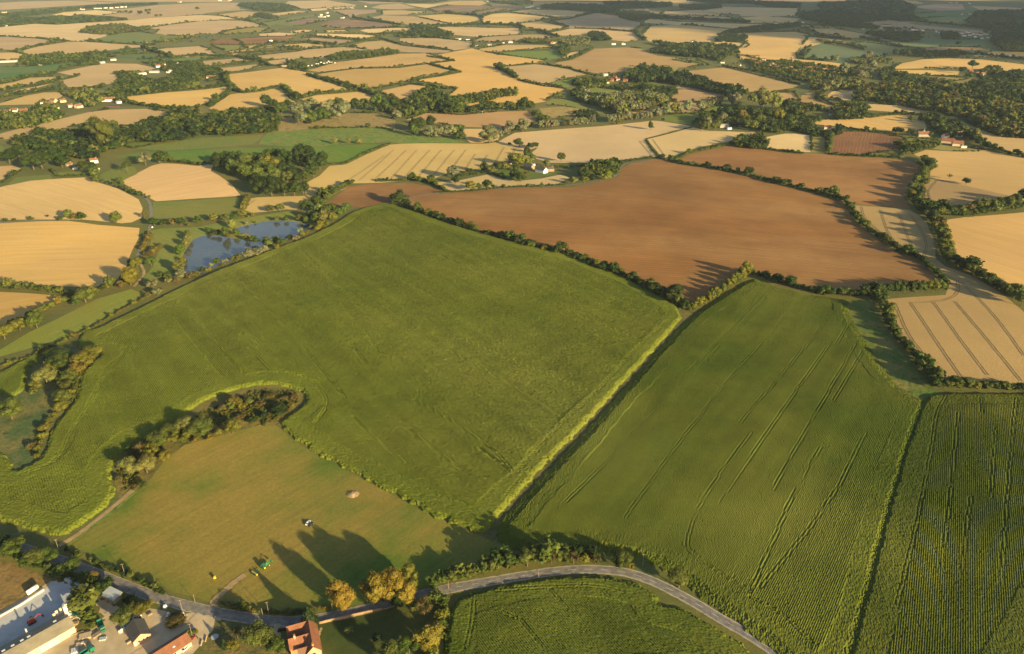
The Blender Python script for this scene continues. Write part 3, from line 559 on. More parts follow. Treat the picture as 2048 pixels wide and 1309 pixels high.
# ponds lie a little below the land round them
pond_level = float(min(hfun(p[:, 0], p[:, 1]).min() for p in polys[NF:])) - .8
_t = np.array([list(f)[:3] for f in gf], np.int64); _c = gv[_t].mean(1); owner = np.zeros(len(gf), int)
for k, p in enumerate(polys): owner[inside(p, _c[:, 0], _c[:, 1])] = k + 1      # the later outline lies on top
wet = set()
for f, o in zip(gf, owner):
    if o > NF: wet.update(f)
gz[list(wet)] = pond_level
G3 = np.column_stack([gv, gz])
tris = np.array([list(f)[:3] for f in gf], np.int64)
e1 = gv[tris[:, 1]] - gv[tris[:, 0]]; e2 = gv[tris[:, 2]] - gv[tris[:, 0]]
flip = (e1[:, 0] * e2[:, 1] - e1[:, 1] * e2[:, 0]) < 0
tris[flip] = tris[flip][:, ::-1]
BVH = BVHTree.FromPolygons([Vector(v) for v in G3], [tuple(int(i) for i in t) for t in tris])
def gz_at(x, y):
    h = BVH.ray_cast(Vector((x, y, 500)), Vector((0, 0, -1)))
    return h[0].z if h[0] is not None else 0.0
CAMV = Vector((0, 0, CAMH))
def G(px, py):
    """3-D ground point seen at photo pixel"""
    dd = Vector(ray(px, py)); h = BVH.ray_cast(CAMV, dd.normalized())
    if h[0] is None:
        q = P2(px, py); return Vector((q[0], q[1], 0))
    return h[0]
def mpp(p):
    """metres per photo pixel at a world point"""
    return float((np.array(p) - [0, 0, CAMH]) @ FWD) / F
def split_tris(sel, name, mat, col=None, ang=0.0):
    t = tris[sel]; u, inv = np.unique(t, return_inverse=True)
    me = mesh_np(name, G3[u], inv.reshape(-1), np.full(len(t), 3), True)
    o = link(name, me, None, mat)
    if col is not None: o.color = (col[0], col[1], col[2], (ang / PI) % 1.0)
    return tag(o, kind='structure')
g = split_tris(owner == 0, 'ground', M['lush'], (.10, .115, .032))
for i, (nm, mt, c, a, p) in enumerate(FIELDS):
    sel = owner == i + 1
    if not sel.any(): continue
    k = 1 + rng.normal(0, .075)
    if mt == 'grass' and KEYS[i] in ('GB', 'GD', 'G', 'GM', 'GT', 'GO', 'GL'): mt = 'lush'
    nm = 'pasture' if nm in ('teal_field', 'maize_crop_strip') else nm
    split_tris(sel, nm, M[mt.strip('-')], (c[0] * k, c[1] * k * (1 + rng.normal(0, .012)), c[2] * k * (1 + rng.normal(0, .07))), a)
for i in range(len(PONDS)):
    split_tris(owner == NF + 1 + i, 'water', M['water'])

# ------------------------------------------------------------------ standing maize: rows of plants with real height, ragged edges and wheel gaps
def seg_dist(x, y, line, closed=False):
    d = np.full(x.shape, 1e9); n = len(line)
    for i in range(n if closed else n - 1):
        a = line[i]; b = line[(i + 1) % n]; ab = b - a; l2 = float(ab @ ab) + 1e-9
        r = 30.0
        m = (x > min(a[0], b[0]) - r) & (x < max(a[0], b[0]) + r) & (y > min(a[1], b[1]) - r) & (y < max(a[1], b[1]) + r)
        if not m.any(): continue
        t = np.clip(((x[m] - a[0]) * ab[0] + (y[m] - a[1]) * ab[1]) / l2, 0, 1)
        d[m] = np.minimum(d[m], np.hypot(x[m] - a[0] - t * ab[0], y[m] - a[1] - t * ab[1]))
    return d
def vnoise(x, y, s, seed):
    """smooth value noise"""
    r = np.random.default_rng(seed).random((256, 256)); u = x / s; v = y / s
    i = np.floor(u).astype(int); j = np.floor(v).astype(int); f = u - i; g = v - j; f = f * f * (3 - 2 * f); g = g * g * (3 - 2 * g)
    R = lambda a, b: r[a % 256, b % 256]
    return (R(i, j) * (1 - f) + R(i + 1, j) * f) * (1 - g) + (R(i, j + 1) * (1 - f) + R(i + 1, j + 1) * f) * g
def crop(key, label, H=2.2, row=1.4, along=1.25, deep=.34, tint=(1, 1, 1), taper=(2.2, .62)):
    rd, s = MAIZE[key]; q = poly2(rd); ang = math.atan2(q[1][1] - q[0][1], q[1][0] - q[0][0])
    out = subdiv(smooth_line(poly2(s), True, 1), True, .008, 3.5, .55)
    ca, sa = math.cos(ang), math.sin(ang); U = out[:, 0] * ca + out[:, 1] * sa; W = -out[:, 0] * sa + out[:, 1] * ca
    us = np.arange(U.min() - 3, U.max() + 3, along); ws = np.arange(W.min() - 3, W.max() + 3, row / 2)
    gu, gw = np.meshgrid(us, ws); nr, nc = gu.shape
    gu = gu + rng.normal(0, along * .2, gu.shape); gw = gw + rng.normal(0, row * .03, gw.shape) + .25 * (vnoise(gu, gw, 60, 3) - .5)
    x = gu * ca - gw * sa; y = gu * sa + gw * ca
    wob = 1.8 * (vnoise(x, y, 3.5, 8) - .5); inn = inside(out, x + wob, y + wob); de = seg_dist(x, y, out, True)
    tall = (np.arange(nr) % 2 == 0)[:, None] & np.ones((1, nc), bool)
    h = np.where(tall, H, H - deep) + rng.normal(0, .07 if row < 1.55 and row < 1.38 else .10, x.shape) + .25 * (vnoise(x, y, 9, 5) - .5) + .9 * (vnoise(x, y, 60, 9) - .5)
    head = de < 13 + 5 * vnoise(x, y, 40, 12)
    h = np.where(head, H - .10 + rng.normal(0, .09, x.shape) + .16 * (vnoise(x, y, 2.4, 14) - .5), h)
    gd = np.full(x.shape, 1e9)
    for gl in GV[key].split('|'):
        gd = np.minimum(gd, seg_dist(x, y, subdiv(smooth_line(poly2(gl), False, 2), False, 0, 9.0, .25)))
    gap = vnoise(x, y, 14, 21)
    wheel = (np.abs(gd - .95) < .36) & (gap > .12)
    h = np.where(wheel, H - .42 + rng.normal(0, .08, x.shape), h)
    # short strips where plants failed, and a lot of scattered gaps
    h = np.where(rng.random(x.shape) < .006, h - .5, h)
    h = np.where(de < taper[0], h * (taper[1] + (1 - taper[1]) * de / taper[0]) * rng.uniform(.62, 1.05, x.shape), h); h = np.where(inn, np.maximum(h, .3), -.25)
    z = hfun(x, y) + h
    cell = inn[:-1, :-1] | inn[1:, :-1] | inn[:-1, 1:] | inn[1:, 1:]
    idx = np.arange(nr * nc).reshape(nr, nc)
    Q = np.stack([idx[:-1, :-1], idx[:-1, 1:], idx[1:, 1:], idx[1:, :-1]], -1)[cell]
    u, inv = np.unique(Q, return_inverse=True)
    me = mesh_np('maize_crop', np.column_stack([x.ravel(), y.ravel(), z.ravel()])[u], inv.reshape(-1), np.full(len(Q), 4), False)
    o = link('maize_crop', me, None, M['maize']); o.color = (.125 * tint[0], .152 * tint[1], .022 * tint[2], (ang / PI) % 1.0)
    print('maize', key, len(Q))
    return tag(o, label, 'maize crop', 'fields of standing maize', 'stuff')
crop('main', 'large green maize field between the ponds, ploughed field and mown meadow', tint=(1.04, 1.05, .95))
crop('left', 'small wedge of maize beside the marshy hollow', tint=(.9, .98, .9))
crop('right', 'maize field across the ditch with rows running down to the road bend', row=1.05, along=.9, deep=.22, tint=(.44, .56, .42), taper=(6.5, .32))  # tint darkened in place of the shading inside the canopy seen from above
crop('far right', 'darker maize field beyond the long dark boundary line', row=1.1, along=.9, deep=.27, tint=(.24, .34, .3))  # low tint puts the shade between plants into the crop colour
crop('roadside', 'maize field enclosed by the bend of the road', row=1.1, along=.9, deep=.27, tint=(.36, .52, .42))  # tint lowered to carry canopy shade at this steep view

# ------------------------------------------------------------------ roads, markings, verges, wheel marks: thin sheets laid on the land
def ribbon(line, w, lift, out, dash=None, off=0.0, jit=0.0):
    c = line; t = np.gradient(c, axis=0); t /= np.linalg.norm(t, axis=1)[:, None] + 1e-9
    nn = np.column_stack([-t[:, 1], t[:, 0]]); c = c + nn * off
    V, Fq = out; b = len(V); k = 3
    for i in range(len(c)):
        for j in range(k):
            ww = w * (1 + (rng.normal(0, jit) if jit else 0))
            q = c[i] + nn[i] * ww * (j / (k - 1) - .5); V.append((q[0], q[1], gz_at(q[0], q[1]) + lift))
    s = 0.0
    for i in range(len(c) - 1):
        s += np.hypot(*(c[i + 1] - c[i]))
        if dash and (s % (dash[0] + dash[1])) > dash[0]: continue
        for j in range(k - 1):
            a = b + i * k + j; Fq.append((a, a + 1, a + k + 1, a + k))
def ribbon_obj(name, out, mat, kind='structure', smooth=True):
    V, Fq = out
    me = mesh_np(name, np.array(V), [i for f in Fq for i in f], [len(f) for f in Fq], smooth)
    o = link(name, me, None, mat); return tag(o, kind=kind)
for nm, (w, mt, s) in ROADS.items():
    L = smooth_line(poly2(s), False, 3); L = subdiv(L, False, .0, 2.0)
    out = ([], []); ribbon(L, w, .16, out, jit=.02 if mt == 'road' else .12); ribbon_obj(nm.split('#')[0], out, M[mt])
    if nm == 'road':
        out = ([], [])
        fine = subdiv(L, False, .0, 1.0); sel = fine[(fine[:, 0] > -30)]
        ribbon(sel, .14, .20, out, (4, 5)); ribbon(sel, .13, .20, out, None, w / 2 - .35); ribbon(sel, .13, .20, out, None, -w / 2 + .35)
        ribbon(fine[(fine[:, 0] > -190) & (fine[:, 0] < -90)], .13, .20, out, (3, 2), -w / 2 + .3)
        ribbon_obj('road_marking', out, M['mark'])
        out = ([], []); ribbon(L, .45, .13, out, None, w / 2 + .1, .4); ribbon(L, .45, .13, out, None, -w / 2 - .1, .4); ribbon_obj('road_edge', out, M['dust'])
out = ([], [])
for gline in TR.replace('\n', '|').split('|'):
    L = subdiv(smooth_line(poly2(gline), False, 2), False, .0, 4.0, .1)
    for off in (-1.05, 1.05): ribbon(L, .62, .12, out, None, off, .25)
ribbon_obj('wheel_track', out, M['track'])
# ------------------------------------------------------------------ tree crowns: unit models, width 1, height 1, foot at the origin
def ico(sub):
    t = (1 + 5 ** .5) / 2
    v = [(-1, t, 0), (1, t, 0), (-1, -t, 0), (1, -t, 0), (0, -1, t), (0, 1, t), (0, -1, -t), (0, 1, -t), (t, 0, -1), (t, 0, 1), (-t, 0, -1), (-t, 0, 1)]
    f = [(0, 11, 5), (0, 5, 1), (0, 1, 7), (0, 7, 10), (0, 10, 11), (1, 5, 9), (5, 11, 4), (11, 10, 2), (10, 7, 6), (7, 1, 8), (3, 9, 4), (3, 4, 2), (3, 2, 6), (3, 6, 8), (3, 8, 9), (4, 9, 5), (2, 4, 11), (6, 2, 10), (8, 6, 7), (9, 8, 1)]
    v = [np.array(p) / np.linalg.norm(p) for p in v]
    for _ in range(sub):
        nf = []; mid = {}
        def m(a, b):
            k = (min(a, b), max(a, b))
            if k not in mid:
                p = v[a] + v[b]; v.append(p / np.linalg.norm(p)); mid[k] = len(v) - 1
            return mid[k]
        for a, b, c in f:
            x, y, z = m(a, b), m(b, c), m(c, a); nf += [(a, x, z), (b, y, x), (c, z, y), (x, y, z)]
        f = nf
    return np.array(v), np.array(f)
ICO = [ico(0), ico(1)]
SHAPE = {  # centre height, radii, lobes, lobe size, core scale
    'round': (.54, (.44, .44, .40), 18, .34, .80), 'tall': (.52, (.40, .40, .44), 18, .34, .80), 'oval': (.52, (.42, .42, .42), 18, .34, .8),
    'willow': (.50, (.42, .42, .42), 22, .27, .84), 'poplar': (.52, (.36, .36, .45), 16, .34, .8), 'bush': (.44, (.42, .42, .44), 12, .36, .8),
    'conifer': (.5, (.40, .40, .46), 22, .22, .85), 'sparse': (.56, (.40, .40, .40), 16, .22, .45), 'great': (.55, (.44, .44, .42), 22, .32, .82), 'low': (.42, (.44, .44, .42), 12, .36, .82)}
def crown(kind, nleaf, seed, lod):
    r = np.random.default_rng(seed); cz, rad, nl, ls, core = SHAPE[kind]; rad = np.array(rad); coarse = lod >= 2
    if lod == 3: nl = max(5, int(nl * .42)); ls *= 1.35
    lobes = []
    for i in range(nl):
        u = r.normal(size=3); u /= np.linalg.norm(u)
        if kind == 'conifer':
            h = (i + .5) / nl; a = i * 2.4; rr = (1 - h) * .34 * r.uniform(.7, 1.05); c = np.array([math.cos(a) * rr, math.sin(a) * rr, .10 + .84 * h]); s = (.24 * (1 - h) + .06) * r.uniform(.85, 1.15)
        else:
            if u[2] < -.9: u[2] *= -.4
            c = np.array([0, 0, cz]) + u * rad * r.uniform(.45, .95) * (1 - ls * .6); s = ls * r.uniform(.62, 1.15) * (rad.mean() * 1.7)
            s *= .78
        lobes.append((c, s, r.uniform(.80, 1.22)))
    V = []; Fl = []; S = []; T = []
    def put(v, f, t):
        b = sum(len(x) for x in V); V.append(v); Fl.append((f + b).reshape(-1)); S.append(np.full(len(f), f.shape[1])); T.append(np.repeat(t[None, :], f.size, 0) if t.ndim == 1 else t)
    iv, jf = ICO[0 if coarse else 1]
    for c, s, k in lobes:
        v = iv * s * core * (1 + r.normal(0, .10, (len(iv), 1))) * np.array([1, 1, .92]) + c
        put(v, jf, np.array([k, k, k, 1.0]))
    lw = np.array([l[1] ** 2 for l in lobes]); pick = r.choice(len(lobes), nleaf, p=lw / lw.sum())
    C = np.array([lobes[i][0] for i in pick]); SS = np.array([lobes[i][1] for i in pick]); K = np.array([lobes[i][2] for i in pick])
    u = r.normal(size=(nleaf, 3)); u /= np.linalg.norm(u, axis=1)[:, None]; u[:, 2] = np.where(u[:, 2] < -.5, -u[:, 2], u[:, 2])
    P = C + u * (SS * r.uniform(.82, 1.16, nleaf))[:, None]
    n = u + r.normal(0, .55, (nleaf, 3)); n /= np.linalg.norm(n, axis=1)[:, None]
    a = np.cross(n, r.normal(size=(nleaf, 3))); a /= np.linalg.norm(a, axis=1)[:, None] + 1e-9; b = np.cross(n, a)
    ls_ = (1.0 / math.sqrt(nleaf)) * r.uniform(.55, 1.25, nleaf) * (1.05 if kind != 'sparse' else .7)
    q = np.stack([P - a * ls_[:, None], P - b * ls_[:, None] * .8, P + a * ls_[:, None], P + b * ls_[:, None] * .8], 1).reshape(-1, 3)
    k = K * r.uniform(.72, 1.3, nleaf); w = r.normal(0, .07, nleaf)
    tint = np.stack([k * (1 + w), k, k * (1 - w * .5), np.ones(nleaf)], 1)
    put(q, np.arange(nleaf * 4).reshape(-1, 4), np.repeat(tint, 4, 0))
    V = np.vstack(V); V[:, 2] = np.maximum(V[:, 2], .01)
    ex = np.abs(V[:, :2]).max(); V[:, :2] *= .5 / np.percentile(np.abs(V[:, :2]), 99); V[:, 2] *= 1 / V[:, 2].max()
    return V, np.concatenate(Fl), np.concatenate(S), np.vstack(T)
def leaf_mesh(name, V, L, S, T):
    me = mesh_np(name, V, L, S); at = me.color_attributes.new('tint', 'FLOAT_COLOR', 'CORNER')
    at.data.foreach_set('color', np.asarray(T, np.float32).ravel()); me.materials.append(M['leaf']); return me
PROTO = {}; RAW = {}
def proto(kind, lod, v):
    k = (kind, lod, v)
    if k not in PROTO:
        raw = crown(kind, (2600, 800, 200, 60)[lod], sum(map(ord, kind)) + v * 17 + lod, lod)
        PROTO[k] = leaf_mesh('crown', *raw); RAW[k] = raw
    return PROTO[k]
def trunk_mesh(kind, lod):
    k = ('trunk', kind, lod)
    if k not in PROTO:
        m = MB(); n = (8, 6, 4)[lod]
        m.tube((0, 0, -.03), (.01, 0, .30), .034, .024, n); m.tube((.01, 0, .30), (0, .01, .62), .024, .010, n)
        if lod < 2:
            for i in range(6):
                a = i * 1.05; m.tube((.005, 0, .26 + .05 * i), (.26 * math.cos(a), .26 * math.sin(a), .50 + .05 * i), .013, .004, 5)
        me = bpy.data.meshes.new('trunk'); me.from_pydata(m.v, [], m.f); me.materials.append(M['bark']); PROTO[k] = me
    return PROTO[k]
LC = dict(o=(.030, .050, .009), g=(.055, .082, .013), y=(.125, .122, .016), s=(.150, .155, .080), a=(.145, .118, .018), d=(.016, .032, .010), b=(.095, .076, .022), l=(.135, .145, .038), u=(.078, .096, .018), q=(.19, .148, .020))
CW = dict(o='dark green', g='mid green', y='yellow-green', s='silvery', a='golden', d='blackish green', b='brownish', l='pale green', u='olive green', q='bright golden')
RATIO = dict(round=.82, tall=1.45, oval=1.05, willow=.95, poplar=1.35, bush=.78, conifer=1.7, sparse=1.1, low=.45, great=1.3)
NW = {'round': 'rounded', 'tall': 'upright', 'oval': 'oval', 'willow': 'feathery', 'poplar': 'slender', 'bush': 'bushy', 'conifer': 'pointed', 'sparse': 'thin', 'low': 'low spreading', 'great': 'towering'}
TREEBASE = []
def colvar(c, k=.12):
    c = np.array(LC[c]) * (1 + rng.normal(0, k)); c = c * (1 + rng.normal(0, .05, 3)); return (max(c[0], .005), max(c[1], .005), max(c[2], .003), 1)
def tree(px, py, w, kind, col, name, label, cat, group):
    p = G(px, py); s = mpp(p); W = w * s * ((.92 if group and 'pond' in group else 1.22) if w < 40 else 1.05); H = W * RATIO[kind] * random.uniform(.93, 1.07)
    lod = 0 if w >= 30 else 1 if w >= 13 else 2; v = random.randrange(4)
    me = proto(kind, lod, v); rz = random.uniform(0, 6.28)
    r = empty(name, (p.x, p.y, p.z - .05), rz); tag(r, label, cat, group); r.scale = (W, W, H)
    c = link('foliage' if cat == 'bush' else 'crown', me, r); c.color = colvar(col)
    if cat != 'bush': link('trunk', trunk_mesh('t', lod), r)
    TREEBASE.append((p.x, p.y)); return r
ONES = 'first second third fourth fifth sixth seventh eighth ninth tenth eleventh twelfth thirteenth fourteenth fifteenth sixteenth seventeenth eighteenth nineteenth'.split()
def ordinal(n):
    if n < 20: return ONES[n - 1]
    t = ['twenty', 'thirty', 'forty', 'fifty', 'sixty'][n // 10 - 2]
    return (t[:-1] + 'ieth') if n % 10 == 0 else t + '-' + ONES[n % 10 - 1]
